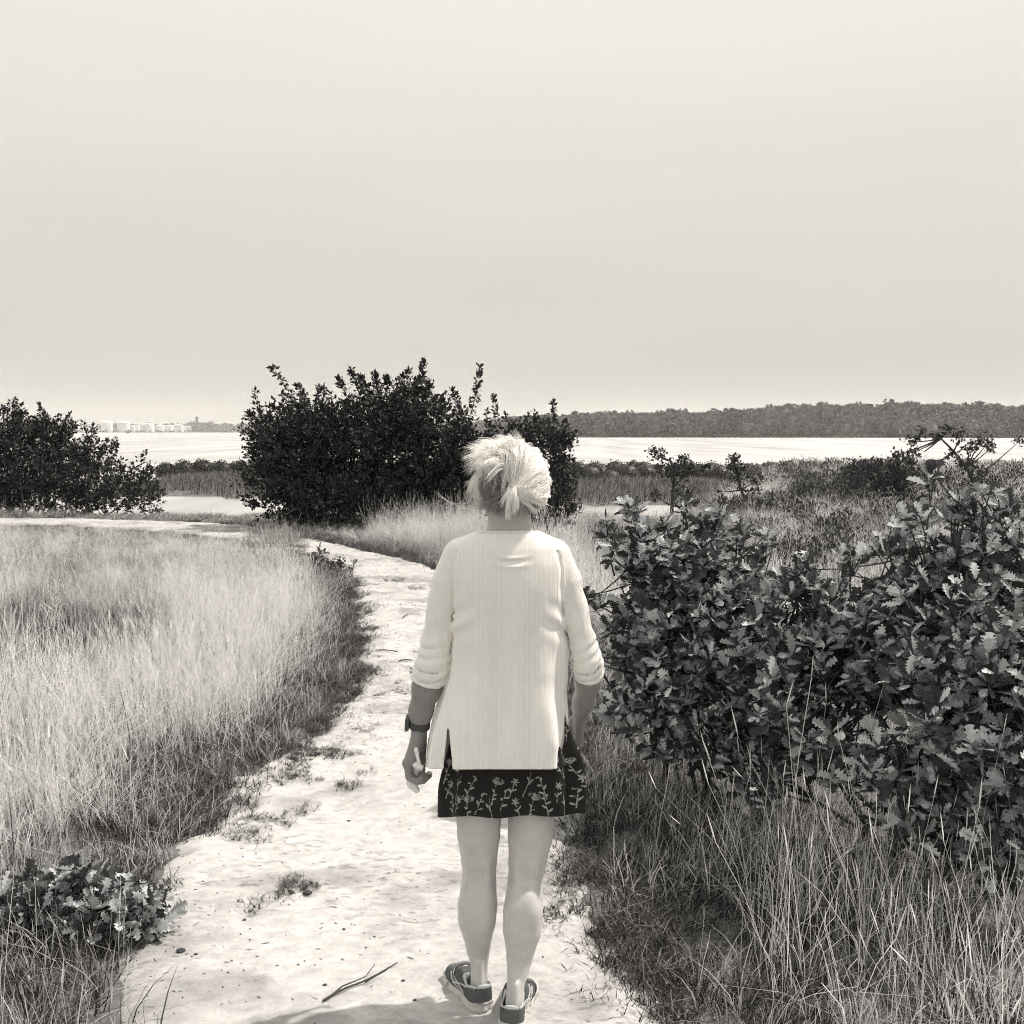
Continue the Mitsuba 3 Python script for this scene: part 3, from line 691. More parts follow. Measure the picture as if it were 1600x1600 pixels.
# heather on the bank in slanting dark drifts
rng = RNG(78)
x, y = scatter(2.2, 16, 9, 33, 0.3, rng)
u = x * 0.9 + y * 0.35
drift = n2(u * 1.6, (y - x) * 0.35, 0.55, 81, 3)
keep = seen(x, y, .5) & (drift > 0.545) & (x > 2.2 + 0.09 * y) & (y < edge_y(x) + 3); x, y = x[keep], y[keep]
z = height(x, y)
for (ax_, ay_), (bx_, by_), w_ in (((1170, 793), (1262, 868), 26), ((1215, 788), (1300, 850), 22), ((1262, 785), (1345, 845), 24), ((1320, 780), (1385, 825), 18), ((1010, 835), (1060, 850), 14), ((940, 830), (965, 850), 12)):
    for t_ in np.linspace(0, 1, 26):
        g_ = on_ground(ax_ + (bx_ - ax_) * t_ + rng.normal(0, w_ * .45), ay_ + (by_ - ay_) * t_ + rng.normal(0, 4))
        x, y = np.append(x, g_[0]), np.append(y, g_[1])
z = height(x, y)
parts = []
for a, b_, c_, s_ in zip(x, y, z, rng.uniform(0.7, 1.4, len(x))):
    m_ = 95
    d_ = unit(rng.normal(size=(m_, 3)) * [1, 1, 0.6] + [0, 0, 0.5]); d_[:, 2] = np.abs(d_[:, 2])
    p_ = np.array([a, b_, c_ - 0.02]) + d_ * np.array([0.30, 0.30, 0.24]) * s_ * rng.uniform(0.1, 1.0, (m_, 1)) ** 0.5
    parts.append(small_leaves(p_, unit(d_ + [0, 0, 0.8] + 0.5 * rng.normal(size=(m_, 3))), 0.085, 0.28, rng, 0.045, 0.9))
v, f, col = join(parts)
add('heather', (v, f), 'mat_dark_leaf', color=col)
tag('heather', 'low dark heather in slanting drifts on the bank', 'heather', kind='stuff')

# ------------------------------------------------------------------ young oaks beside the path
def oak_leaf(seed, lobes=4):
    """A lobed leaf one unit long along +x, folded at the midrib and curled."""
    rng = RNG(seed)
    m = 2 * lobes + 3
    t = np.linspace(0.04, 1.0, m)
    env = 0.30 * np.sin(np.pi * np.clip(t * 0.92 + 0.02, 0, 1)) ** 0.8 * (0.55 + 0.7 * t)
    cut = np.where(np.arange(m) % 2 == 1, 1.1, 0.52); cut[-1] = 0.35
    fold, curl = rng.uniform(0.15, 0.6), rng.uniform(-0.35, 0.45)
    rows = []
    for k in range(m):
        w = [env[k] * cut[k] * rng.uniform(0.85, 1.15) for _ in (0, 1)]
        z = curl * (t[k] - 0.35) ** 2
        push = 0.05 if k % 2 == 1 else 0.0
        rows += [(t[k] + push, w[0], z + fold * w[0] + rng.normal(0, 0.015)), (t[k], 0, z), (t[k] + push, -w[1], z + fold * w[1] + rng.normal(0, 0.015))]
    v = np.array(rows)
    f = []
    for k in range(m - 1):
        a = 3 * k
        f += [[a, a + 1, a + 4], [a, a + 4, a + 3], [a + 1, a + 2, a + 5], [a + 1, a + 5, a + 4]]
    v = np.vstack([v, [(0.0, 0.012, 0), (0.0, -0.012, 0)]]); k = len(v) - 2
    f += [[k, k + 1, 1]]
    return v, np.array(f)


OAK = [oak_leaf(500 + i, 3 + i % 3) for i in range(6)]
TONES = [0.07, 0.30, 0.66]
OAK_PLY = [[mikit.ply(l, 'mat_leaf', color=np.full((len(l[0]), 3), t) * COOL) for t in TONES] for l in OAK]
for i, t in enumerate(TONES):
    pass


def oak(key, blobs, bases, n_clusters, leaf, seed, label, cat, leaders=(), singles=300, up=0.8, droop=0.0, gap=0.43, overhang=False):
    rng = RNG(seed)
    B = np.asarray(blobs, float)
    vol = (B[:, 3] * B[:, 4] + B[:, 4] * B[:, 5] + B[:, 3] * B[:, 5])
    k = rng.choice(len(B), n_clusters, p=vol / vol.sum())
    d = unit(rng.normal(size=(n_clusters, 3)) + [0, -0.15, 0.25])
    r = 1 - 0.55 * rng.random(n_clusters) ** 1.6
    c = B[k, :3] + d * r[:, None] * B[k, 3:]
    keep = (c[:, 2] > height(c[:, 0], c[:, 1]) + 0.05) & (meshkit.fbm(c * 2.6 + seed, 2, seed) > gap) & ((path_distance(c[:, 0], c[:, 1]) > 0.12) | overhang)
    c, d = c[keep], d[keep]
    for L in leaders:   # upright leading shoots with whorls of leaves
        L = np.asarray(L, float)
        add(num(key + '__leader', sum(1 for q in scene if q.startswith(key + '__leader'))), tube(bez(L[0], L[1], L[2], 10), np.linspace(0.0045, 0.002, 10), 6), 'mat_wood', smooth=True)
        q = bez(L[0], L[1], L[2], 40)
        for t in (0.5, 0.68, 0.84, 0.93, 1.0):
            p = q[int(t * 39)]
            c = np.vstack([c, p + rng.normal(0, 0.02, 3)]); d = np.vstack([d, unit([rng.normal(), rng.normal(), 1.4])])
    # skeleton: boughs from the ground into every blob, twigs from the boughs to the clusters
    bough = []
    for i, b in enumerate(B):
        g = np.asarray(bases[i % len(bases)], float)
        top = b[:3] + rng.normal(0, 0.1, 3) * b[3:] + [0, 0, 0.35 * b[5]]
        p = bez(g + [rng.normal(0, .04), rng.normal(0, .04), -0.05], (g * 0.4 + top * 0.6) + [0, 0, -0.25 * b[5]] + rng.normal(0, 0.03, 3), top, 24)
        bough.append(p)
        add(num(key + '__bough', i), tube(p, np.linspace(0.013, 0.004, 24) * (1 + 0.2 * np.sin(np.arange(24) * 1.7)), 6), 'mat_wood', smooth=True)
    allp = np.vstack(bough)
    from scipy.spatial import cKDTree
    _, near = cKDTree(allp - [0, 0, 0.12]).query(c, k=14)
    near = near[np.arange(len(c)), rng.integers(0, 14, len(c))]
    tw = [tube(bez(allp[j], (allp[j] + p) / 2 - 0.1 * np.array([0, 0, np.linalg.norm(p - allp[j])]), p, 5), np.linspace(0.0045, 0.002, 5), 4) for j, p in zip(near, c)]
    add(key + '__twigs', join(tw), 'mat_wood'); tag(key + '__twigs', kind='stuff')
    axis = unit(d * 0.7 + np.array([0, 0, up]) + 0.35 * rng.normal(size=c.shape))
    M, pos = [], []
    for p, a in zip(c, axis):
        n = rng.integers(8, 14)
        s, nn = frames(a[None], rng)
        s, nn = s[0], nn[0]
        for j in range(n):
            ph = j * 2.4 + rng.uniform(-0.4, 0.4)
            tilt = rng.uniform(0.5, 1.5)
            rad = np.cos(ph) * s + np.sin(ph) * nn
            x = unit(a * math.cos(tilt) + rad * math.sin(tilt) + [0, 0, -droop * rng.random()])
            nrm = a * math.sin(tilt) - rad * math.cos(tilt) + 0.35 * rng.normal(size=3)
            y = unit(np.cross(nrm, x)); z = np.cross(x, y)
            size = leaf * rng.uniform(0.45, 1.35)
            m = np.eye(4); m[:3, 0], m[:3, 1], m[:3, 2] = x * size, y * size, z * size
            m[:3, 3] = p - a * rng.uniform(0, 0.05) * leaf / 0.08 + x * 0.01
            M.append(m); pos.append(m[:3, 3])
    M, pos = np.array(M), np.array(pos)
    kind, tone = rng.integers(0, 6, len(M)), rng.choice(3, len(M), p=[0.42, 0.30, 0.28])
    # the leaves that show largest: near the camera and on the outer side
    score = np.linalg.norm(pos - [0, 0, CZ], axis=1) - 0.35 * np.einsum('ij,ij->i', M[:, :3, 3] - B[:, :3].mean(0), unit(np.array([0, 0, CZ]) - B[:, :3].mean(0))[None])
    inview = np.abs(pos[:, 0] / pos[:, 1]) < 0.465
    order = np.argsort(score + 10 * ~inview)
    one = order[:singles]
    for i, j in enumerate(one):
        scene[num(key + '__leaf', i)] = {**OAK_PLY[kind[j]][tone[j]], 'to_world': T(M[j].tolist())}
    rest = order[singles:]
    parts = []
    for q in range(6):
        for w in range(3):
            j = rest[(kind[rest] == q) & (tone[rest] == w)]
            if len(j):
                v, f = OAK[q]
                vs = np.einsum('kij,nj->kni', M[j, :3, :3], v) + M[j, None, :3, 3]
                parts.append((vs.reshape(-1, 3), (f[None] + (np.arange(len(j)) * len(v))[:, None, None]).reshape(-1, 3), np.full((len(j) * len(v), 3), TONES[w]) * COOL))
    if parts:
        v, f, col = join(parts)
        add(key + '__foliage', (v, f), 'mat_leaf', color=col); tag(key + '__foliage', kind='stuff')
    tag(key, label, cat)
    return len(M)


bl = [blob(1075, 880, 105, 75, 4.9, .36), blob(1080, 960, 120, 90, 4.8, .4), blob(1060, 1060, 115, 90, 4.7, .4), blob(1170, 1000, 110, 110, 4.6, .42), blob(1000, 1010, 55, 70, 4.8, .3), blob(1010, 1110, 70, 50, 4.7, .3), blob(1090, 1140, 120, 60, 4.7, .35), blob(1000, 860, 70, 50, 4.9, .25)]
gb = [on_ground(1090, 1235), on_ground(1050, 1225), on_ground(1140, 1240)]
n1 = oak('young_oak', bl, gb, 950, 0.056, 41, 'bushy young oak right of the path, nearest to the woman\'s arm', 'oak shrub', leaders=[(at(1010, 860, 4.8), at(1000, 820, 4.8), at(985, 790, 4.8)), (at(1110, 860, 4.8), at(1115, 830, 4.8), at(1124, 802, 4.8)), (at(1190, 900, 4.7), at(1200, 870, 4.7), at(1196, 845, 4.7)), (at(960, 960, 4.7), at(935, 945, 4.7), at(915, 935, 4.7)), (at(960, 1040, 4.6), at(935, 1030, 4.6), at(925, 1012, 4.6)), (at(1080, 880, 4.9), at(1076, 830, 4.9), at(1070, 800, 4.85)), (at(1150, 880, 4.8), at(1150, 850, 4.8), at(1152, 822, 4.8)), (at(960, 900, 4.9), at(950, 860, 4.9), at(942, 812, 4.9))])
bl = [blob(1320, 1040, 120, 100, 4.1, .45), blob(1470, 1000, 140, 130, 3.9, .45), blob(1420, 1120, 180, 110, 3.75, .45), blob(1560, 1100, 130, 150, 3.6, .4), blob(1250, 1120, 110, 90, 4.1, .4), blob(1480, 880, 110, 80, 4.0, .3), blob(1560, 1270, 110, 110, 3.55, .3), blob(1650, 980, 100, 170, 3.8, .4), blob(1390, 1210, 130, 70, 3.8, .35), blob(1240, 1180, 110, 70, 4.2, .35), blob(1480, 1270, 130, 70, 3.7, .3), blob(1250, 965, 90, 70, 4.3, .35), blob(1300, 1235, 120, 60, 4.0, .3), blob(1170, 1200, 100, 50, 4.45, .3)]
gb = [on_ground(1400, 1330), on_ground(1480, 1360), on_ground(1330, 1320), on_ground(1580, 1400)]
n2_ = oak('young_oak_001', bl, gb, 1950, 0.055, 42, 'large sunlit young oak filling the right edge, with a tall leading shoot', 'oak shrub', leaders=[(at(1330, 940, 4.0), at(1325, 900, 4.0), at(1335, 868, 4.0)), (at(1480, 880, 3.9), at(1490, 830, 3.9), at(1500, 772, 3.9)), (at(1420, 880, 3.9), at(1425, 840, 3.9), at(1418, 800, 3.9)), (at(1560, 860, 3.8), at(1565, 820, 3.8), at(1560, 780, 3.8)), (at(1260, 940, 4.2), at(1262, 905, 4.2), at(1255, 882, 4.2)), (at(1440, 1040, 3.8), at(1432, 900, 3.8), at(1462, 735, 3.8)), (at(1540, 900, 3.9), at(1535, 860, 3.9), at(1535, 800, 3.9)), (at(1580, 900, 3.9), at(1600, 860, 3.9), at(1590, 790, 3.9)), (at(1400, 900, 3.9), at(1385, 870, 3.9), at(1395, 838, 3.9))])
bl = [blob(60, 1415, 75, 40, 3.5, .14), blob(160, 1425, 75, 42, 3.45, .14), blob(-40, 1430, 70, 45, 3.5, .14), blob(225, 1430, 35, 35, 3.42, .1), blob(110, 1390, 60, 28, 3.55, .1)]
gb = [on_ground(120, 1470), on_ground(60, 1470), on_ground(190, 1475), on_ground(0, 1475)]
n3 = oak('low_oak', bl, gb, 260, 0.052, 43, 'low sprawling oak seedling in the grass at the left edge of the path', 'oak seedling', leaders=[(at(130, 1420, 3.45), at(128, 1390, 3.45), at(133, 1350, 3.45))], singles=260, up=0.5, gap=0.2, overhang=True)
print('oak leaves', n1, n2_, n3)

# ------------------------------------------------------------------ the woman
def surface_nets(g, origin, h):
    """The zero surface of the sampled signed distance g (negative inside) as a quad-dual mesh."""
    s = g < 0
    nx, ny, nz = g.shape
    cnt = np.zeros((nx - 1, ny - 1, nz - 1), np.uint8)
    for a in (0, 1):
        for b in (0, 1):
            for c in (0, 1):
                cnt += s[a:nx - 1 + a, b:ny - 1 + b, c:nz - 1 + c]
    act = (cnt > 0) & (cnt < 8)
    ci = np.argwhere(act)
    idx = np.full(act.shape, -1, np.int64); idx[act] = np.arange(len(ci))
    acc, wt = np.zeros((len(ci), 3)), np.zeros(len(ci))
    corner = lambda o: g[ci[:, 0] + o[0], ci[:, 1] + o[1], ci[:, 2] + o[2]]
    for ax in range(3):
        for u in (0, 1):
            for w in (0, 1):
                o0 = [0, 0, 0]; o0[(ax + 1) % 3], o0[(ax + 2) % 3] = u, w
                o1 = list(o0); o1[ax] = 1
                a, b = corner(o0), corner(o1)
                m = (a < 0) != (b < 0)
                t = np.where(m, a / np.where(m, a - b, 1), 0)
                p = np.tile(np.array(o0, float), (len(ci), 1)); p[:, ax] = t
                acc += p * m[:, None]; wt += m
    v = (ci + acc / wt[:, None]) * h + origin
    quads = []
    for ax in range(3):
        sl0, sl1 = [slice(None)] * 3, [slice(None)] * 3
        sl0[ax], sl1[ax] = slice(0, -1), slice(1, None)
        A = s[tuple(sl0)]; Bm = s[tuple(sl1)]
        e = np.argwhere(A != Bm)
        u, w = (ax + 1) % 3, (ax + 2) % 3
        ok = (e[:, u] > 0) & (e[:, w] > 0) & (e[:, u] < g.shape[u] - 1) & (e[:, w] < g.shape[w] - 1)
        e = e[ok]
        q = []
        for du, dw in ((-1, -1), (0, -1), (0, 0), (-1, 0)):
            c = e.copy(); c[:, u] += du; c[:, w] += dw
            q.append(idx[c[:, 0], c[:, 1], c[:, 2]])
        q = np.stack(q, 1)
        flip = ~s[e[:, 0], e[:, 1], e[:, 2]]
        q[flip] = q[flip][:, ::-1]
        quads.append(q)
    q = np.vstack(quads)
    return v, np.vstack([q[:, [0, 1, 2]], q[:, [0, 2, 3]]])


class Field:
    def __init__(self, lo, hi, h):
        self.lo, self.h = np.array(lo, float), h
        n = np.ceil((np.array(hi) - self.lo) / h).astype(int) + 1
        self.ax = [self.lo[k] + h * np.arange(n[k]) for k in range(3)]
        self.g = np.full(n, 0.5, np.float32)

    def box(self, lo, hi):
        sl, pts = [], []
        for k in range(3):
            a = max(0, int((lo[k] - self.lo[k]) / self.h) - 1); b = min(len(self.ax[k]), int((hi[k] - self.lo[k]) / self.h) + 2)
            sl.append(slice(a, max(a, b))); pts.append(self.ax[k][a:max(a, b)])
        return tuple(sl), np.meshgrid(*pts, indexing='ij')

    def blend(self, lo, hi, fn, k):
        pad = k + 0.03
        sl, (X, Y, Z) = self.box(np.array(lo) - pad, np.array(hi) + pad)
        if X.size == 0:
            return
        d = fn(X, Y, Z).astype(np.float32); c = self.g[sl]
        hh = np.clip(0.5 + 0.5 * (c - d) / max(k, 1e-6), 0, 1)
        self.g[sl] = c * (1 - hh) + d * hh - k * hh * (1 - hh)

    def cone(self, a, b, ra, rb, k=0.012, squash=None):
        """A tapered capsule."""
        a, b = np.asarray(a, float), np.asarray(b, float)
        R = max(ra, rb)
        ab = b - a; L2 = ab @ ab

        def fn(X, Y, Z):
            p = np.stack([X - a[0], Y - a[1], Z - a[2]], -1)
            t = np.clip((p @ ab) / L2, 0, 1)
            q = p - t[..., None] * ab
            if squash is not None:
                n = unit(np.asarray(squash[0], float)); q = q + n * (q @ n)[..., None] * (1 / squash[1] - 1)
            return np.sqrt((q ** 2).sum(-1)) - (ra + (rb - ra) * t)
        self.blend(np.minimum(a, b) - R, np.maximum(a, b) + R, fn, k)

    def ball(self, c, r, k=0.012):
        c, r = np.asarray(c, float), np.asarray(r, float)

        def fn(X, Y, Z):
            q = np.sqrt(((X - c[0]) / r[0]) ** 2 + ((Y - c[1]) / r[1]) ** 2 + ((Z - c[2]) / r[2]) ** 2)
            return (q - 1) * r.min()
        self.blend(c - r, c + r, fn, k)

    def mesh(self):
        return surface_nets(self.g, self.lo, self.h)


WY = 2.97          # how far ahead she walks
WO = np.array([0, WY, 0])


def chain(Fd, pts, rad, k=0.01):
    for i in range(len(pts) - 1):
        Fd.cone(pts[i], pts[i + 1], rad[i], rad[i + 1], k)


# --- body: one continuous skin, joints in metres (x right, y ahead, z up from the ground below her)
def build_body(h=0.0034):
    b = Field((-0.37, -0.17, 0.02), (0.32, 0.30, 1.60), h)
    b.ball((-0.006, 0.02, 1.478), (0.074, 0.092, 0.095), .01)                   # cranium
    b.ball((-0.006, 0.065, 1.425), (0.058, 0.06, 0.078), .03)                   # face
    b.ball((-0.006, 0.095, 1.375), (0.03, 0.03, 0.026), .02)                    # chin
    b.cone((-0.006, 0.118, 1.46), (-0.006, 0.143, 1.425), .008, .012, .012)     # nose
    for s in (-1, 1):
        b.ball((-0.006 + s * 0.028, 0.117, 1.463), (0.013, 0.008, 0.009), .004)  # eyes
        b.ball((-0.006 + s * 0.078, 0.02, 1.455), (0.010, 0.02, 0.032), .008)    # ears
        b.ball((-0.006 + s * 0.035, 0.103, 1.478), (0.022, 0.012, 0.008), .01)   # brow
    b.cone((-0.026, 0.119, 1.398), (0.014, 0.119, 1.398), .006, .006, .006)     # mouth
    b.cone((-0.008, 0.005, 1.30), (-0.007, 0.015, 1.42), .060, .054, .03)       # neck
    for s, sh in ((-1, -0.135), (1, 0.115)):
        b.cone((-0.008, -0.005, 1.30), (sh, -0.005, 1.255), .038, .038, .03)
    b.ball((-0.006, 0.0, 1.18), (.14, .09, .15), .04); b.ball((-0.006, 0.0, .98), (.125, .085, .16), .05); b.ball((-0.006, 0.0, .80), (.155, .10, .14), .05)
    # left arm
    chain(b, [(-0.148, -.004, 1.25), (-0.193, -0.01, 1.13), (-0.216, -0.012, 0.985), (-0.234, 0.002, 0.915), (-0.252, 0.02, 0.845), (-0.2565, 0.03, 0.80)], [.034, .029, .030, .038, .031, .0245], .02)
    # right arm, swung forward
    chain(b, [(0.120, -.004, 1.25), (0.170, -0.01, 1.13), (0.208, -0.012, 0.99), (0.212, 0.03, 0.93), (0.203, 0.09, 0.855), (0.197, 0.125, 0.815)], [.034, .027, .027, .033, .029, .0245], .02)
    # legs
    chain(b, [(-0.088, 0.0, 0.78), (-0.092, 0.0, 0.60), (-0.0925, 0.0, 0.50), (-0.0915, 0.008, 0.425), (-0.0915, 0.012, 0.385), (-0.0955, -0.006, 0.305), (-0.0975, -0.006, 0.265), (-0.0945, 0.004, 0.18), (-0.0915, 0.004, 0.115), (-0.0915, 0.0, 0.06)], [.082, .066, .059, .0495, .0462, .0540, .0520, .035, .0225, .026], .004)
    chain(b, [(0.066, 0.0, 0.78), (0.056, -0.005, 0.60), (0.050, -0.012, 0.50), (0.042, -0.018, 0.425), (0.037, -0.022, 0.385), (0.030, -0.05, 0.305), (0.028, -0.058, 0.26), (0.021, -0.062, 0.18), (0.010, -0.092, 0.115), (0.006, -0.110, 0.05)], [.082, .067, .0615, .0515, .0475, .0540, .0525, .036, .0230, .026], .004)
    for x, y, z in ((-0.1165, -0.038, .30), (-0.078, -0.036, .285), (0.008, -0.092, .29), (0.048, -0.090, .305)):
        b.ball((x, y, z), (.022, .02, .055), .03)      # calf muscle
    for x, y, z in ((-0.113, -.036, .385), (-0.070, -.036, .385), (0.016, -0.062, .385), (0.058, -0.062, .385)):
        b.cone((x, y, z - .03), (x, y, z + .05), .010, .010, .02)    # tendons behind the knee
    b.cone((-0.0915, -0.024, 0.14), (-0.0895, -0.03, 0.05), .010, .013, .012); b.cone((0.010, -0.116, 0.13), (0.004, -0.140, 0.04), .010, .013, .012)   # achilles
    # left hand: a loose fist seen from the little-finger side
    W = np.array([-0.2565, 0.03, 0.80])
    for i, y in enumerate((0.002, 0.02, 0.04, 0.058)):
        mcp = np.array([-0.288 + 0.004 * i, y, 0.708 - 0.004 * abs(i - 1.5)])
        b.cone(W + [-0.003, (y - 0.03) * 0.35, -0.02], mcp, .0155, .0125, .012)
        L = (0.85, 0.97, 1.05, 0.95)[i]
        p1 = mcp + np.array([0.004, -0.004, -0.044]) * L
        p2 = p1 + np.array([0.026, -0.002, -0.016]) * L
        p3 = p2 + np.array([0.017, 0.0, 0.013]) * L
        chain(b, [mcp, p1, p2, p3], [.0118, .0098, .0092, .0078], .003)
        b.ball(mcp + [-0.003, 0, 0.001], (.0125, .0105, .0125), .006)
    th = [(-0.254, 0.05, 0.775), (-0.255, 0.066, 0.735), (-0.253, 0.05, 0.695), (-0.250, 0.018, 0.664)]
    chain(b, th, [.016, .0135, .0108, .0085], .006)
    b.ball((-0.258, 0.042, 0.745), (.016, .026, .034), .012); b.cone((-0.262, 0.0, 0.775), (-0.275, -0.002, 0.715), .014, .0125, .012)
    # right hand, relaxed, further ahead
    W = np.array([0.197, 0.125, 0.815])
    for i, o in enumerate((-0.024, -0.008, 0.009, 0.025)):
        mcp = np.array([0.191 - 0.1 * o, 0.168 + o * 0.6, 0.738 + o * 0.5])
        b.cone(W + [0, 0.01 + o * 0.3, -0.015], mcp, .0155, .0118, .01)
        L = (0.85, 0.97, 1.05, 0.95)[i]
        p1 = mcp + np.array([-0.010, 0.016, -0.036]) * L; p2 = p1 + np.array([-0.014, -0.002, -0.022]) * L; p3 = p2 + np.array([-0.014, -0.008, -0.013]) * L
        chain(b, [mcp, p1, p2, p3], [.0110, .0095, .0088, .0075], .003)
    chain(b, [(0.192, 0.145, 0.80), (0.178, 0.175, 0.775), (0.170, 0.19, 0.745), (0.165, 0.193, 0.715)], [.015, .0125, .0102, .0082], .006)
    return b.mesh()


v, f = build_body()
for xc, yc, zc in ((-0.0915, 0.012, 0.389), (0.037, -0.022, 0.385)):
    m = (np.abs(v[:, 0] - xc) < 0.06) & (v[:, 1] < yc)
    for dz_, wd_, dp_ in ((0.0, 0.0035, 0.0022), (0.012, 0.003, 0.0012)):
        v[:, 1] += m * dp_ * np.exp(-((v[:, 2] - zc - dz_ - 1.5 * (v[:, 0] - xc) ** 2) / wd_) ** 2) * np.exp(-((v[:, 0] - xc) / 0.03) ** 2)
v = v + 0.0016 * (meshkit.fbm(v * 55, 3, 9) - 0.5)[:, None] * [1, 1, 0.3]
arm = np.where((v[:, 2] < 1.05) & (v[:, 2] > 0.60) & (np.abs(v[:, 0] + 0.01) > 0.15), 1.0, 0.0)
mott = meshkit.fbm(v * 38, 3, 4)
skin = 0.48 + 0.09 * (mott - 0.5) + 0.05 * (meshkit.fbm(v * 190, 2, 5) - 0.5) - 0.27 * arm * (0.9 + 0.3 * (mott - 0.5)) - 0.06 * (v[:, 2] > 1.28)
lips = np.exp(-((v[:, 0] + .006) / .022) ** 2 - ((v[:, 1] - .125) / .012) ** 2 - ((v[:, 2] - 1.398) / .008) ** 2)
eye = np.exp(-((np.abs(v[:, 0] + .006) - .028) / .008) ** 2 - ((v[:, 1] - .127) / .008) ** 2 - ((v[:, 2] - 1.463) / .006) ** 2)
skin = skin * (1 - 0.4 * lips - 0.8 * eye)
scene['mat_skin'] = {'type': 'twosided', 'bsdf': {'type': 'principled', 'base_color': VC, 'roughness': 0.5, 'specular': 0.35, 'sheen': 0.2}}
add('person__body', (v + WO, f), 'mat_skin', smooth=True, color=skin[:, None] * [1.0, 0.995, 0.98])


# --- clothes
def section(zs, rows):
    """Interpolators of (centre x, centre y, half width, half depth) over z."""
    rows = np.array(rows, float)
    from scipy.interpolate import PchipInterpolator
    return PchipInterpolator(zs, rows)


def loft(Fd, zs, rows, p=2.3, fold=None, capped=True, square=0.0):
    S = section(zs, rows)
    sl, (X, Y, Z) = Fd.box((-9, -9, zs[0] - (0.001 if capped else 1)), (9, 9, zs[-1] + (0.001 if capped else 1)))
    q = S(np.clip(Z[0, 0], zs[0], zs[-1]))
    p = p + square * sstep(0.95, 0.76, Z)
    cx, cy, a, b = (q[None, None, :, k] for k in range(4))
    u, w = (X - cx) / a, (Y - cy) / b
    r = (np.abs(u) ** p + np.abs(w) ** p) ** (1 / p)
    d = (r - 1) * np.minimum(a, b) * np.where(np.abs(w) > np.abs(u), 1, 1)
    th = np.arctan2(w, u)
    if fold is not None:
        d = d - fold(th, Z, X, Y)
    if capped:
        d = np.maximum(d, np.maximum(zs[0] - Z, Z - zs[-1]))
    return sl, d.astype(np.float32)


h = 0.0033
cz = [0.655, 0.74, 0.80, 0.90, 1.00, 1.10, 1.18, 1.25, 1.30, 1.325, 1.345]
cr = [(-0.052, -0.005, .184, .144), (-0.047, -0.005, .183, .143), (-0.038, -0.005, .182, .138), (-0.025, -0.005, .171, .128), (-0.012, -0.004, .160, .118), (-0.010, -0.004, .155, .115), (-0.009, -0.004, .160, .112), (-0.012, -0.005, .170, .100), (-0.014, -0.004, .158, .086), (-0.014, 0.0, .132, .077), (-0.012, 0.002, .088, .068)]


def knit_fold(th, Z, X, Y):
    """Soft vertical drapery below the shoulder blades, a crease under the nape."""
    lowd = sstep(1.10, 0.78, Z)
    f = 0.0075 * lowd * np.sin(th * 5 + 3 * (Z - 0.7)) + 0.004 * lowd * np.sin(th * 11 + 1.3 + 4 * Z)
    f = f + 0.006 * sstep(1.25, 1.0, Z) * (meshkit.noise(np.stack([th * 3, th * 0, Z * 2.2], -1), 4) - 0.5)
    f = f + 0.007 * (meshkit.fbm(np.stack([X * 14 + Z * 5, Y * 6, Z * 6 - X * 7], -1), 3, 14) - 0.5)
    f = f - 0.004 * np.abs(meshkit.noise(np.stack([X * 20 - Z * 9, Y * 8, Z * 11 + X * 9], -1), 15) - 0.5) * sstep(0.80, 0.95, Z) * sstep(1.2, 1.05, Z)
    back = np.exp(-((X - 0.0) / 0.035) ** 2) * (Y < 0)
    f = f + 0.0045 * back * (np.exp(-((Z - 1.262 - 2.2 * X ** 2) / .006) ** 2) + 0.8 * np.exp(-((Z - 1.283 - 2.5 * X ** 2) / .0045) ** 2) - np.exp(-((Z - 1.272 - 2.2 * X ** 2) / .007) ** 2))
    # pull lines from the arm pits
    for s, ax in ((-1, -0.155), (1, 0.15)):
        f = f + 0.005 * np.exp(-((X - ax) / .05) ** 2) * np.sin((Z - 1.11) * 95 + s * X * 60) * np.exp(-((Z - 1.11) / .05) ** 2) * (Y < 0.02)
    return f


Fc = Field((-0.36, -0.20, 0.64), (0.31, 0.20, 1.37), h)
sl, d = loft(Fc, cz, cr, 2.25, knit_fold, square=1.3)
Fc.g[sl] = d


def sleeve(Fd, pts, rad, seed, k=0.005):
    """A sleeve along the arm with rolled folds pushed up towards its end."""
    pts = np.asarray(pts, float)
    seg = np.linalg.norm(np.diff(pts, axis=0), axis=1); S = np.concatenate([[0], np.cumsum(seg)]); tot = S[-1]
    R = max(rad) + 0.012
    lo, hi = pts.min(0) - R, pts.max(0) + R

    def fn(X, Y, Z):
        P = np.stack([X, Y, Z], -1)
        best, sa, rr = np.full(X.shape, 9.0), np.zeros(X.shape), np.zeros(X.shape)
        for i in range(len(pts) - 1):
            ab = pts[i + 1] - pts[i]
            t = (P - pts[i]) @ ab / (ab @ ab)
            t = np.clip(t, 0 if i else -0.2, 1)
            q = np.linalg.norm(P - pts[i] - t[..., None] * ab, axis=-1)
            m = q < best
            best = np.where(m, q, best); sa = np.where(m, S[i] + t * seg[i], sa); rr = np.where(m, rad[i] + (rad[i + 1] - rad[i]) * t, rr)
        along = sa / tot
        wob = meshkit.noise(np.stack([X * 22, Y * 22, Z * 9], -1), seed) - 0.5
        tilt = 0.35 * (X - pts[-1][0]) + 0.25 * Y
        g = sstep(0.62, 0.74, along)
        s = (sa + tilt * 0.6 + 0.012 * wob)
        ridge = np.abs(np.sin(s * 118)) ** 0.7 - 0.5
        fold = g * 0.0055 * ridge + (1 - g) * 0.0025 * np.sin(s * 60 + wob * 5) * sstep(0.0, 0.3, along)
        d = best - rr - fold - 0.003 * wob
        end = pts[-1]; ax = unit(pts[-1] - pts[-2])
        cut = (P - end) @ ax
        return np.maximum(d, cut)
    Fd.blend(lo, hi, fn, k)


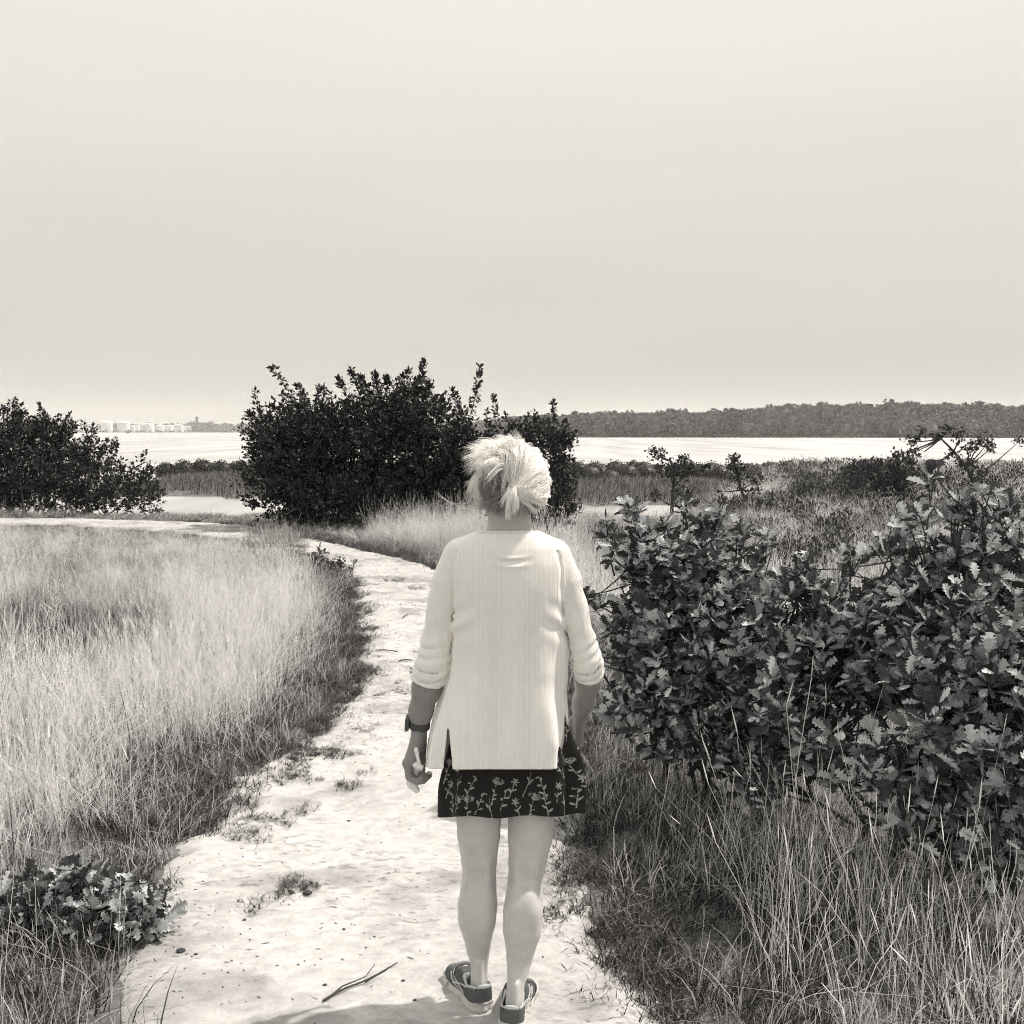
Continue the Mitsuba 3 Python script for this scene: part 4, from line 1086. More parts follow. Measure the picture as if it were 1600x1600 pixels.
SL = [(-0.142, -0.004, 1.262), (-0.172, -0.006, 1.205), (-0.193, -0.01, 1.13), (-0.210, -0.012, 1.03), (-0.217, -0.012, 0.985), (-0.230, 0.0, 0.936)]
SR = [(0.114, -0.004, 1.262), (0.145, -0.006, 1.205), (0.170, -0.01, 1.13), (0.197, -0.012, 1.03), (0.208, -0.010, 0.985), (0.212, 0.012, 0.948)]
sleeve(Fc, SL, [.054, .048, .039, .040, .047, .049], 3)
sleeve(Fc, SR, [.054, .047, .037, .036, .040, .041], 8)
P = np.stack(np.meshgrid(*Fc.ax, indexing='ij'), -1)
for seam_ in ([(-0.150, 1.292), (-0.158, 1.25), (-0.156, 1.20), (-0.158, 1.15), (-0.160, 1.12)], [(0.122, 1.292), (0.131, 1.25), (0.130, 1.20), (0.134, 1.15), (0.137, 1.12)]):
    q_ = np.array(seam_); xs = np.interp(P[0, 0, :, 2], q_[::-1, 1], q_[::-1, 0])
    Fc.g = Fc.g + (0.0042 * np.exp(-((P[..., 0] - xs) / 0.0045) ** 2) * (P[..., 2] > 1.10) * (P[..., 2] < 1.30) * (P[..., 1] < 0.03)).astype(np.float32)
outer = Fc.g.copy()
# hollow it: cloth about 7 mm thick, open at neck, hem, cuffs, front and the side slit
Fi = Field((-0.36, -0.20, 0.64), (0.31, 0.20, 1.37), h)
sl, d = loft(Fi, cz, cr, 2.25, knit_fold, capped=False, square=1.3)
Fi.g[sl] = d
inner = Fi.g + 0.008
P = np.stack(np.meshgrid(*Fc.ax, indexing='ij'), -1)
for pts, r in ((SL, .043), (SR, .036)):
    a, e = np.array(pts[-2]), np.array(pts[-1]); ax = unit(e - a)
    t = (P - e) @ ax; q = np.linalg.norm(P - e - t[..., None] * ax, axis=-1)
    inner = np.minimum(inner, np.maximum(q - r, np.maximum(-t - 0.05, t - 0.03)))
X, Y, Z = P[..., 0], P[..., 1], P[..., 2]
slit_w = 0.009 * sstep(0.835, 0.73, Z) + 0.003
slit = np.maximum(np.maximum(np.abs(X + 0.168 - 0.03 * (Z - 0.75) * 0 + 0.004 * (Z - 0.7)) - slit_w, Z - 0.832), Y + 0.02)
front = np.maximum(np.abs(X + 0.01) - (0.045 + 0.06 * sstep(1.25, 0.8, Z)), -Y)          # open down the front
neck = np.sqrt((X + 0.010) ** 2 + ((Y - 0.02) * 0.95) ** 2) - (0.066 + 0.25 * np.clip(Z - 1.325, 0, 1) + 0.1 * np.clip(Y, 0, 1)); neck = np.maximum(neck, 1.30 - 0.25 * np.clip(Y, 0, 1) - Z)
g = np.maximum(outer, -inner)
hem = Z - (0.692 - 0.27 * np.clip(Y, -0.2, 0.12))
for cut in (slit, front, neck, hem):
    g = np.maximum(g, -cut)
Fc.g = g.astype(np.float32)
v, f = Fc.mesh()
on_l, on_r = v[:, 0] < -0.166 - 0.25 * np.clip(1.16 - v[:, 2], 0, 0.22) + 0.0, v[:, 0] > 0.152 + 0.18 * np.clip(1.16 - v[:, 2], 0, 0.22)
arm_l = on_l & (v[:, 2] > 0.90); arm_r = on_r & (v[:, 2] > 0.90)
th = np.arctan2(v[:, 1] / 0.12, (v[:, 0] + 0.01) / 0.165)
U = th * 0.165


def arm_u(v, pts):
    pts = np.asarray(pts)
    x = np.interp(v[:, 2], pts[::-1, 2], pts[::-1, 0]); y = np.interp(v[:, 2], pts[::-1, 2], pts[::-1, 1])
    return np.arctan2(v[:, 1] - y, v[:, 0] - x) * 0.055


U = np.where(np.abs(v[:, 1]) > 0.045, (v[:, 0] + 0.01) * 1.0 + 2 * (v[:, 1] > 0), np.sign(v[:, 0]) * 0.3 + v[:, 1])
U = np.where(arm_l, arm_u(v, SL), np.where(arm_r, arm_u(v, SR), U))
uv = np.stack([U, v[:, 2]], 1)


def rib(u, w):
    k = mikit.noise(u * 55, w * 1.2, 3)
    a = dr.sin(u * (2 * math.pi / 0.0062))
    b = dr.sin(u * (2 * math.pi / 0.0123) + 1.0)
    return (0.6 * a + 0.4 * b) * (0.35 + 0.9 * k)


def knit_bump(p, n, uv):
    return 0.5 + 0.4 * rib(uv.x, uv.y) + 0.12 * mikit.noise(uv.x * 700, uv.y * 420, 2)


def knit_col(p, n, uv):
    v = 0.77 + 0.06 * rib(uv.x, uv.y) + 0.05 * (mikit.fbm(uv.x * 120, uv.y * 30, 4, 2) - 0.5)
    return mi.Color3f(v, v * 0.985, v * 0.955)


scene['mat_knit'] = {'type': 'twosided', 'bsdf': {'type': 'bumpmap', 'arbitrary': mikit.proc(knit_bump, eps=6e-4), 'scale': 0.0020,
                     'bsdf': {'type': 'principled', 'base_color': mikit.proc(knit_col), 'roughness': 0.85, 'sheen': 0.5, 'specular': 0.2}}}
add('person__cardigan', (v + WO, f), 'mat_knit', smooth=True, uv=uv)
# neckband and hem stitching
a = np.linspace(0.15, 2 * np.pi - 0.15, 60)
ring = np.stack([-0.010 + 0.0735 * np.sin(a) * -1, 0.012 + 0.066 * -np.cos(a) * -1 * -1, 1.344 - 0.012 * (1 - np.cos(a - np.pi)) * 0.9 + 0.0 * a], 1)
a = np.linspace(math.radians(200), math.radians(-20), 50)
ring = np.stack([-0.010 + 0.080 * np.cos(a), 0.004 - 0.062 * np.sin(a), 1.3415 + 0.005 * np.sin(a)], 1)
add('person__cardigan__neckband', (lambda q: (q[0] + WO, q[1]))(tube(ring, 0.0058, 8)), 'mat_knit', smooth=True, uv=None)

# dress
Fd = Field((-0.26, -0.20, 0.49), (0.25, 0.20, 1.36), 0.004)
dz = [0.51, 0.62, 0.72, 0.82, 0.92, 1.02, 1.15, 1.24, 1.30, 1.33]
dg = [(-0.006, 0.006, .188, .116), (-0.004, 0.012, .188, .110), (0.002, 0.014, .176, .102), (-0.004, 0.010, .150, .100), (-0.006, 0.0, .140, .100), (-0.006, 0.0, .135, .096), (-0.006, 0.0, .145, .098), (-0.008, 0.0, .135, .084), (-0.008, 0.004, .105, .066), (-0.008, 0.006, .085, .058)]


def dress_fold(th, Z, X, Y):
    lowd = sstep(0.95, 0.6, Z)
    f = 0.004 * lowd * np.sin(th * 6 + 0.8) + 0.004 * lowd * np.sin(th * 9 + 2.2 + 2 * Z)
    f = f + lowd * 0.012 * (np.exp(-((th + 0.22) / .14) ** 2) - 0.9 * np.exp(-((th + 0.55) / .14) ** 2))     # the swinging pleat on the right
    return f


sl, d = loft(Fd, dz, dg, 2.4, dress_fold)
Fd.g[sl] = d
X, Y, Z = np.meshgrid(*Fd.ax, indexing='ij')
Fd.g = np.maximum(Fd.g, 0.553 - 0.33 * np.clip(Y, -0.2, 0.08) + 0.03 * np.clip(X + 0.02, 0, 1) + 0.003 * np.sin(X * 40) - Z)
Fj = Field((-0.26, -0.20, 0.49), (0.25, 0.20, 1.36), 0.004)
sl, d = loft(Fj, dz, dg, 2.4, dress_fold, capped=False)
Fj.g[sl] = d
Fd.g = np.maximum(Fd.g, -(Fj.g + 0.008)).astype(np.float32)
v, f = Fd.mesh()
S = section(dz, dg); q = S(np.clip(v[:, 2], dz[0], dz[-1]))
th = np.arctan2((v[:, 1] - q[:, 1]) / q[:, 3], (v[:, 0] - q[:, 0]) / q[:, 2])
tq = np.linspace(-np.pi, np.pi, 721); rho = (np.abs(np.cos(tq)) ** 2.4 + np.abs(np.sin(tq)) ** 2.4) ** (-1 / 2.4)
arc = np.concatenate([[0], np.cumsum(np.hypot(np.diff(0.186 * rho * np.cos(tq)), np.diff(0.121 * rho * np.sin(tq))))])
U = np.interp(th, tq, arc) - np.interp(-np.pi / 2, tq, arc)
U = np.where(v[:, 1] < 0.10, U, 3.0)
uv = np.stack([U, v[:, 2]], 1)


def seg(px, py, ax, ay, bx, by, r0, r1):
    """Coverage of a tapering stroke."""
    dx, dy = bx - ax, by - ay
    t = dr.clip(((px - ax) * dx + (py - ay) * dy) / (dx * dx + dy * dy), 0, 1)
    d = dr.sqrt(dr.square(px - ax - t * dx) + dr.square(py - ay - t * dy))
    r = r0 + (r1 - r0) * t
    return mikit.smoothstep(r + 0.0005, r - 0.0003, d)


def petal(px, py, cx, cy, ang, ln, wd):
    x = (px - cx) * math.cos(ang) + (py - cy) * math.sin(ang)
    y = -(px - cx) * math.sin(ang) + (py - cy) * math.cos(ang)
    e = dr.square((x - ln * 0.55) / (ln * 0.5)) + dr.square(y / wd)
    return mikit.smoothstep(1.15, 0.75, e)


def motif(u, w, cu, cw, kind, flip, turn):
    ca, sa = math.cos(turn), math.sin(turn)
    x0, y0 = (u - cu) * flip / 1.2, (w - cw) / 1.2
    x, y = x0 * ca + y0 * sa, y0 * ca - x0 * sa
    near = (dr.abs(x) < 0.024) & (dr.abs(y) < 0.036)
    m = mi.Float(0)
    if kind == 0:      # umbel on a leafy stalk
        m = dr.maximum(m, seg(x, y, 0.006, -0.03, 0.0, 0.012, 0.0011, 0.0007))
        for a in (-1.0, -0.6, -0.2, 0.2, 0.6, 1.0):
            ex, ey = 0.013 * math.sin(a), 0.012 + 0.012 * math.cos(a) * 0.8
            m = dr.maximum(m, seg(x, y, 0.0, 0.012, ex, ey, 0.0006, 0.0006))
        r = dr.sqrt(dr.square(x / 0.0155) + dr.square((y - 0.021) / 0.0072))
        m = dr.maximum(m, mikit.smoothstep(1.1, 0.8, r) * mikit.smoothstep(0.33, 0.5, mikit.noise(u * 520, w * 520, 3)) * mikit.smoothstep(0.012, 0.016, y))
        for s, c in ((1, -0.012), (-1, -0.005), (1, -0.022)):
            m = dr.maximum(m, petal(x, y, 0.003, c, 0.6 if s > 0 else 2.5, 0.010, 0.0019))
    elif kind == 1:    # star flower
        m = dr.maximum(m, seg(x, y, 0.003, -0.026, 0.0, 0.008, 0.0008, 0.0007))
        for k in range(6):
            m = dr.maximum(m, petal(x, y, 0.0, 0.010, k * math.pi / 3 + 0.3, 0.0095, 0.0017))
        m = dr.maximum(m, dr.maximum(petal(x, y, 0.002, -0.010, 0.7, 0.011, 0.0018), petal(x, y, 0.002, -0.015, 2.3, 0.011, 0.0018)))
    elif kind == 2:    # leafy sprig
        m = dr.maximum(m, seg(x, y, 0.0, -0.028, 0.004, 0.024, 0.0008, 0.0005))
        for k in range(5):
            yy = -0.016 + k * 0.0095
            m = dr.maximum(m, petal(x, y, 0.001 + 0.0006 * k, yy, (0.7 if k % 2 else 2.5) + 0.12 * k, 0.0125 - 0.0012 * k, 0.0022))
    else:              # one long bent leaf on a stalk
        m = dr.maximum(m, seg(x, y, 0.006, -0.03, -0.004, 0.004, 0.0009, 0.0007))
        m = dr.maximum(m, seg(x, y, -0.004, 0.004, -0.006, 0.026, 0.0007, 0.0004))
        m = dr.maximum(m, petal(x, y, -0.002, -0.004, 2.2, 0.018, 0.0024))
        m = dr.maximum(m, petal(x, y, -0.004, 0.006, 0.9, 0.010, 0.0018))
    return dr.select(near, m, 0)


PRINT = [(-0.196, 0.640, 1), (-0.182, 0.598, 2), (-0.150, 0.655, 3), (-0.146, 0.610, 1), (-0.116, 0.604, 0), (-0.112, 0.660, 2), (-0.080, 0.618, 2), (-0.046, 0.655, 0), (-0.050, 0.604, 3), (-0.016, 0.630, 2), (0.004, 0.664, 1), (0.016, 0.612, 1), (0.044, 0.670, 3), (0.058, 0.612, 0), (0.082, 0.660, 2), (0.096, 0.612, 2), (0.120, 0.650, 1), (0.126, 0.705, 0), (0.140, 0.604, 3), (0.160, 0.672, 2), (0.172, 0.620, 1), (0.172, 0.735, 1), (0.200, 0.690, 0), (0.206, 0.610, 2), (0.224, 0.650, 1), (0.236, 0.72, 2), (-0.215, 0.685, 0), (-0.172, 0.715, 2), (-0.182, 0.770, 1), (-0.172, 0.815, 2), (0.17, 0.79, 0), (-0.24, 0.61, 2), (-0.25, 0.69, 1), (0.26, 0.62, 0), (0.275, 0.68, 1), (0.21, 0.80, 2)]


def dress_fn(p, n, uv):
    u, w = uv.x, uv.y
    m = mi.Float(0)
    for i, (a, b, k) in enumerate(PRINT):
        m = dr.maximum(m, motif(u, w, a, b + 0.004, k, 1 if i % 3 else -1, 0.42 * math.sin(i * 2.3 + 0.4)))
    grain = 0.75 + 0.5 * mikit.noise(u * 900, w * 900, 5)
    v = 0.013 + 0.30 * m * grain * mikit.smoothstep(0.15, 0.4, mikit.noise(u * 260, w * 260, 9))
    return mi.Color3f(v * 0.99, v, v * 0.98)


scene['mat_dress'] = {'type': 'twosided', 'bsdf': {'type': 'principled', 'base_color': mikit.proc(dress_fn), 'roughness': 0.7, 'sheen': 0.6, 'specular': 0.2}}
add('person__dress', (v + WO, f), 'mat_dress', smooth=True, uv=uv)
tag('person__dress', 'short dark dress printed with pale wild flowers')
tag('person__cardigan', 'pale ribbed cardigan with pushed up sleeves and a side slit')


# --- shoes
def shoe(key, heel, toe, tilt, lace_side):
    """Trainer: sole, upper, collar lining, stripes, laces; its own axes: x towards the toe, y to its left, z up."""
    heel, toe = np.array(heel, float), np.array(toe, float)
    L = np.linalg.norm((toe - heel)[:2]); ex = unit(np.array([toe[0] - heel[0], toe[1] - heel[1], 0])); ey = np.array([-ex[1], ex[0], 0])
    M = np.stack([ex, ey, [0, 0, 1.0]], 1)
    put = lambda v: v @ M.T + heel + WO
    wid = lambda t: 0.035 + 0.012 * sstep(0.35, 0.75, t) - 0.004 * np.exp(-((t - 0.35) / .15) ** 2)

    def outline(t):
        return wid(t) * np.sqrt(np.clip(1 - np.clip((0.17 - t) / 0.17, 0, 1) ** 2.2, 0, 1)) * np.sqrt(np.clip(1 - np.clip((t - 0.80) / 0.20, 0, 1) ** 2, 0, 1))
    A = Field((-0.02, -0.07, -0.01), (L + 0.02, 0.07, 0.13), 0.0025)
    X, Y, Z = np.meshgrid(*A.ax, indexing='ij'); t = np.clip(X / L, -0.1, 1.1)
    w = outline(np.clip(t, 0, 1)); side = 0.02 * np.sin(np.pi * t) * 0.3
    out = np.maximum(np.abs(Y - side) - w * 1.0, np.maximum(-X, X - L))
    spring = 0.016 * sstep(0.72, 1.0, t) + 0.004 * sstep(0.12, 0.0, t)
    g1 = np.maximum(out - 0.004 + 0.002 * np.cos(Z * 260), np.maximum(spring - Z, Z - (0.026 + spring * 0.8 + 0.004 * sstep(0.3, 0.0, t))))
    A.g = g1.astype(np.float32); v, f = A.mesh(); t_v = v[:, 0] / L
    add(key + '__sole', (put(v), f), 'mat_sole', smooth=50)
    TT, TH = [0, .12, .25, .36, .43, .5, .62, .8, .93, 1.0], [.084, .078, .067, .082, .090, .084, .068, .054, .047, .032]
    top = np.interp(t, TT, TH)
    k = np.clip((Z - 0.02) / np.maximum(top - 0.02, 1e-3), 0, 1)
    shrink = np.where(t < 0.45, 1.0 - 0.18 * k ** 2, 1.02 - 0.60 * k ** 2.4)
    up = np.maximum(np.abs(Y - side) - w * np.sqrt(np.clip(shrink, 0, 1.05)), np.maximum(-X + 0.001 + 0.002 * k ** 2, X - L))
    g2 = np.maximum(up, np.maximum(0.022 - Z, Z - top))
    mouth = np.maximum((np.abs(Y - side) - 0.0275 * np.sqrt(np.clip(1 - ((X - 0.045) / 0.042) ** 2, 0, 1)) ** 0.6) , np.maximum(np.maximum(0.012 - X, X - 0.090), 0.045 - Z))
    from scipy.ndimage import gaussian_filter
    A.g = np.maximum(gaussian_filter(g2, 1.6), -mouth).astype(np.float32)
    v, f = A.mesh()
    rim = (v[:, 2] > np.interp(v[:, 0] / L, TT, TH) - 0.010) & (v[:, 0] < 0.36 * L)
    tone = np.where(rim, 0.48, 0.085 + 0.05 * meshkit.noise(v * 350, 3)); tone = np.where(v[:, 0] > 0.86 * L, 0.22, tone)
    add(key + '__upper', (put(v), f), 'mat_vc', smooth=True, color=tone[:, None] * COOL)
    s = lace_side
    for i, (x0, x1, z0, z1) in enumerate([(0.30, 0.62, 0.030, 0.066), (0.40, 0.66, 0.028, 0.056), (0.24, 0.56, 0.056, 0.036)]):
        q = np.linspace(0, 1, 9); xx = (x0 + (x1 - x0) * q) * L; zz = z0 + (z1 - z0) * q ** 1.4
        tt_ = xx / L; tp = np.interp(tt_, TT, TH); kk = np.clip((zz - 0.02) / (tp - 0.02), 0, 1)
        yy = s * (outline(tt_) * np.sqrt(np.clip(np.where(tt_ < 0.45, 1.0 - 0.18 * kk ** 2, 1.02 - 0.60 * kk ** 2.4), 0, 1.05)) + 0.0003) + 0.006 * np.sin(np.pi * tt_)
        vv, ff = tube(np.stack([xx, yy, zz], 1), 0.0026, 6)
        add(num(key + '__stripe', i), (put(vv), ff), 'mat_sole', smooth=True)
    for i, (x0, yb) in enumerate([(0.50, 1), (0.56, -1), (0.62, 1)]):
        vv, ff = tube(np.array([[x0 * L, -0.022, np.interp(x0, TT, TH) - 0.014], [x0 * L + 0.004, 0.003, np.interp(x0, TT, TH) + 0.001], [x0 * L, 0.028, np.interp(x0, TT, TH) - 0.014]]) , 0.0022, 6)
        add(num(key + '__lace', i), (put(vv), ff), 'mat_sole', smooth=True)
    vv, ff = tube(bez((0.46 * L, -0.01 * 1, 0.088), (0.42 * L, s * 0.055, 0.115), (0.47 * L, s * 0.050, 0.068), 9), 0.0018, 5)
    add(num(key + '__lace', 3), (put(vv), ff), 'mat_wood', smooth=True)


def sole_fn(p, n, uv):
    v = 0.50 - 0.25 * mikit.smoothstep(0.5, 0.75, mikit.fbm(p.x * 60, p.y * 60, p.z * 90, 3))
    return mi.Color3f(v, v * 0.99, v * 0.97)


scene['mat_sole'] = {'type': 'twosided', 'bsdf': {'type': 'diffuse', 'reflectance': mikit.proc(sole_fn)}}
shoe('person__left_shoe', (-0.074, -0.052, 0.012), (-0.166, 0.172, 0.012), 0, 1)
shoe('person__right_shoe', (-0.003, -0.163, 0.012), (0.036, 0.082, 0.012), 0, -1)

# --- wristwatch on the left wrist
ax = unit(np.array([-0.2565, 0.03, 0.80]) - np.array([-0.252, 0.02, 0.845])); c = np.array([-0.2565, 0.0285, 0.806])
s = unit(np.cross(ax, [0, 1, 0])); nn = np.cross(ax, s)
ang = np.linspace(0, 2 * np.pi, 41)[:-1]
prof = [(0.0262, -0.011), (0.0292, -0.011), (0.0292, 0.011), (0.0262, 0.011)]
v = np.vstack([c + r * (np.cos(ang)[:, None] * s + np.sin(ang)[:, None] * nn) + z * ax for r, z in prof])
i = np.arange(40)
q = np.vstack([np.stack([a * 40 + i, a * 40 + (i + 1) % 40, b * 40 + (i + 1) % 40, b * 40 + i], 1) for a, b in ((0, 1), (1, 2), (2, 3), (3, 0))])
scene['mat_strap'] = {'type': 'twosided', 'bsdf': {'type': 'principled', 'base_color': {'type': 'rgb', 'value': [0.05, 0.053, 0.056]}, 'roughness': 0.5}}
add('person__wristwatch__strap', (v + WO, np.vstack([q[:, :3], q[:, [0, 2, 3]]])), 'mat_strap', smooth=30)
side = s if s[0] < 0 else -s
case = trimesh.creation.box([0.010, 0.034, 0.036]); R = np.eye(4); R[:3, 0], R[:3, 1], R[:3, 2] = side, np.cross(ax, side), ax; R[:3, 3] = c + side * 0.0335 + WO
case.apply_transform(R); add('person__wristwatch__case', case, 'mat_strap')
face = trimesh.creation.box([0.002, 0.029, 0.031]); R2 = R.copy(); R2[:3, 3] = c + side * 0.0390 + WO
face.apply_transform(R2)
scene['mat_glassy'] = {'type': 'twosided', 'bsdf': {'type': 'principled', 'base_color': {'type': 'rgb', 'value': [0.02, 0.02, 0.02]}, 'roughness': 0.08, 'specular': 0.6}}
add('person__wristwatch__face', face, 'mat_glassy')

# --- hair: a base coat on the scalp and locks of strands
HC = np.array([-0.006, 0.018, 1.480]); HR_ = np.array([0.083, 0.101, 0.103])
Fh = Field((-0.13, -0.12, 1.34), (0.12, 0.16, 1.62), 0.0035)
Fh.ball(HC, HR_, .0)
Fh.ball(HC + [0.035, -0.01, 0.0], (0.064, 0.088, 0.082), .02); Fh.ball(HC + [-0.01, 0.0, 0.03], (0.074, 0.085, 0.082), .02)
X, Y, Z = np.meshgrid(*Fh.ax, indexing='ij')
Fh.g = Fh.g - 0.010 * (meshkit.fbm(np.stack([X * 30, Y * 30, Z * 22], -1), 3, 6) - 0.5)
face_cut = np.maximum(np.maximum(0.075 - Y, Z - 1.515), -1)
nape = (1.418 + 1.1 * np.clip(Y + 0.02, 0, 1) * 0.25) - Z
Fh.g = np.maximum(np.maximum(Fh.g, -face_cut), nape).astype(np.float32)
v, f = Fh.mesh()
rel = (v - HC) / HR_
tuft_shade = np.exp(-((rel[:, 0] + 0.30) / .38) ** 4 - ((rel[:, 2] + 0.22) / .55) ** 4) * (rel[:, 1] < 0.1)
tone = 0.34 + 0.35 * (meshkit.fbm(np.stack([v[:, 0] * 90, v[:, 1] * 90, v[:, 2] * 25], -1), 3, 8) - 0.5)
tone = tone * (1 - 0.85 * tuft_shade)  # shade of the blown tuft, painted dark on the cap's left centre
scene['mat_hair'] = {'type': 'twosided', 'bsdf': {'type': 'principled', 'base_color': VC, 'roughness': 0.38, 'specular': 0.6, 'sheen': 0.4}}
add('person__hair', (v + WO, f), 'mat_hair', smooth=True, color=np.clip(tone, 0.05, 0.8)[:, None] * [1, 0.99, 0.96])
tag('person__hair', 'windblown pale blonde hair loosely tied at the nape')


def on_head(d, lift=1.0):
    d = unit(d)
    return HC + d * HR_ * lift + np.clip(d[..., 0:1], 0, 1) * [0.012, 0, 0]


def strands(paths, r, rng, jit):
    """Fine tubes: paths (n, k, 3)."""
    out = []
    for p in paths:
        p = p + rng.normal(0, jit, 3) * np.linspace(0.2, 1, len(p))[:, None]
        k = np.linspace(0, 1, len(p))
        out.append(tube(p, r * (1 - 0.75 * k ** 2), 3))
    return out


def lock(name, i, st, rng, lo, hi):
    v, f = join(st)
    c = np.repeat(rng.uniform(lo, hi, len(st)), [len(q[0]) for q in st])[:, None] * [1, 0.99, 0.965]
    add(f'person__hair__{num(name, i)}', (v + WO, f), 'mat_hair', smooth=True, color=c)
    tag(f'person__hair__{num(name, i)}', kind='stuff')


rng = RNG(90)
K = np.array([0.001, -0.102, 1.468])          # where the hair is tied
KD = unit((K - HC) / HR_)


def sweep(d0, lift, n=12, sag=0.0):
    """Over the head's surface from direction d0 to the tie."""
    t = np.linspace(0, 1, n)[:, None]
    d0 = unit(d0); om = np.arccos(np.clip(d0 @ KD, -1, 1)); so = max(math.sin(om), 1e-3)
    d = (np.sin((1 - t) * om) * d0 + np.sin(t * om) * KD) / so
    p = on_head(d, 1 + 0.03 + lift * np.sin(np.pi * np.clip(t * 0.95, 0, 1)) ** 0.8 * (1 - 0.3 * t))
    p[:, 2] -= sag * np.sin(np.pi * t[:, 0])
    return p * (1 - t ** 6) + K * t ** 6


def clump(path, n, spread, rng, taper=0.6):
    """n strands following one path, fanned at the root and drawn together at the tip."""
    o = rng.normal(0, spread, (n, 1, 3)) * np.linspace(1, taper, len(path))[None, :, None]
    return list(path[None] + o + rng.normal(0, spread * 0.25, (n, len(path), 3)).cumsum(1) * 0.3)


right = []
for _ in range(120):
    a, e = rng.uniform(-0.35, 1.25), rng.uniform(-0.42, 1.25)
    d0 = np.array([math.cos(e) * math.cos(a), math.cos(e) * math.sin(a), math.sin(e)])
    lf, sg, wav = rng.uniform(-0.02, 0.10) + 0.09 * rng.random() ** 3, rng.uniform(-.008, .012), rng.normal(0, 0.005, 3)
    p = sweep(d0, lf, sag=sg) + wav * np.sin(np.linspace(0, 1, 12) * rng.uniform(4, 9))[:, None]
    right += clump(p, int(rng.integers(16, 26)), 0.0036, rng)
lock('swept_lock', 0, strands(right, 0.00055, rng, 0.0016), rng, 0.74, 0.99)
left = []
for _ in range(44):        # loose locks over the left side: they leave the parting and hang out and down, short of the tie
    z0 = rng.uniform(-0.1, 0.95); y0 = rng.uniform(-0.75, 0.35)
    d0 = unit([-math.sqrt(max(0.05, 1 - z0 * z0)), y0, z0])
    p0 = on_head(d0, 1.03)
    L = rng.uniform(0.03, 0.058)
    out = unit([-0.9 + 0.5 * rng.normal(), -0.35 + 0.3 * rng.normal(), 0.1 + 0.35 * rng.normal()])
    p = bez(p0, p0 + out * L * 0.45, p0 + out * L * 0.25 + np.array([0.05 + 0.4 * rng.normal(), -0.2, -0.95]) * L, 12)
    left += clump(p, int(rng.integers(14, 24)), 0.0042, rng, 0.9)
lock('swept_lock', 1, strands(left, 0.0005, rng, 0.002), rng, 0.66, 0.96)
under = []
for _ in range(60):
    a, e = rng.uniform(2.6, 4.4), rng.uniform(-0.75, 0.35)
    d0 = np.array([math.cos(e) * math.cos(a), math.cos(e) * math.sin(a), math.sin(e)])
    p = sweep(d0, rng.uniform(-0.02, 0.05), sag=rng.uniform(-.03, .03)); k = rng.uniform(3, 8)
    under += clump(np.stack([np.interp(np.linspace(0, k, 12), np.arange(12), p[:, q]) for q in range(3)], 1), int(rng.integers(6, 11)), 0.003, rng)
for _ in range(60):
    a = rng.uniform(3.5, 5.9); d0 = np.array([math.cos(a), math.sin(a), rng.uniform(-0.85, -0.45)])
    p0 = on_head(d0, 1.0); L = rng.uniform(0.012, 0.034)
    under += clump(bez(p0, p0 + np.array([0, -0.004, -0.5 * L]), p0 + np.array([rng.normal(0, .3) * L, 0.10 * L, -L]), 9), 7, 0.0022, rng)
lock('shaded_under_hair', 0, strands(under, 0.0006, rng, 0.002), rng, 0.16, 0.42)  # dark strand tones stand in for shade in the hollow below the tuft
over = []
for x0, x1, z1 in ((-0.040, -0.046, 1.452), (-0.052, -0.064, 1.440), (-0.028, -0.022, 1.462), (-0.016, -0.012, 1.50), (-0.060, -0.070, 1.47), (-0.036, -0.030, 1.43), (-0.046, -0.040, 1.418)):
    p0 = np.array([x0, -0.085, 1.53 + rng.normal(0, .006)]); p2 = np.array([x1, -0.088 + rng.normal(0, .004), z1])
    p0[1] = HC[1] - HR_[1] * math.sqrt(max(0.05, 1 - ((x0 - HC[0]) / HR_[0]) ** 2 - ((p0[2] - HC[2]) / HR_[2]) ** 2)) - 0.004
    p2[1] = HC[1] - HR_[1] * math.sqrt(max(0.05, 1 - ((x1 - HC[0]) / HR_[0]) ** 2 - ((z1 - HC[2]) / HR_[2]) ** 2)) - 0.006
    over += clump(bez(p0, (p0 + p2) / 2 + np.array([rng.normal(0, .014), -0.020, 0.0]), p2, 12), int(rng.integers(7, 16)), 0.0024, rng, 1.4)
lock('swept_lock', 3, strands(over, 0.0005, rng, 0.0018), rng, 0.4, 0.8)
# crown tuft, blown up and to the left
tuft = []
for _ in range(120):
    d0 = unit([rng.normal(-0.22, 0.42), rng.normal(-0.4, 0.4), rng.uniform(0.5, 1.1)])
    root = on_head(d0, 1.0)
    L = rng.uniform(0.018, 0.046)
    out = unit(d0 * 0.7 + np.array([-0.45 - 0.5 * d0[0], -0.1, 0.25]) + 0.5 * rng.normal(size=3))
    bend = (np.array([-0.7, -0.4, -0.35]) + 0.55 * rng.normal(size=3)) * L
    tuft += clump(bez(root, root + out * L * 0.75, root + out * L * 0.7 + bend, 10), int(rng.integers(14, 24)), 0.0042, rng, 0.9)
lock('windblown_tuft', 0, strands(tuft, 0.00055, rng, 0.003), rng, 0.7, 0.98)
# fringe of loose hair down the left side
side = []
for _ in range(430):
    z0 = rng.uniform(-0.2, 0.75)
    d0 = unit([-math.sqrt(1 - z0 * z0), rng.uniform(-0.45, 0.5), z0])
    root = on_head(d0, 1.02); L = rng.uniform(0.02, 0.055)
    side.append(bez(root, root + np.array([-0.35, -0.1, -0.1]) * L + [0, 0, -0.25 * L], root + np.array([-0.35 + 0.5 * rng.random(), -0.25, -0.85]) * L + rng.normal(0, 0.006, 3), 9))
lock('windblown_tuft', 1, strands(side, 0.0007, rng, 0.002), rng, 0.5, 0.9)
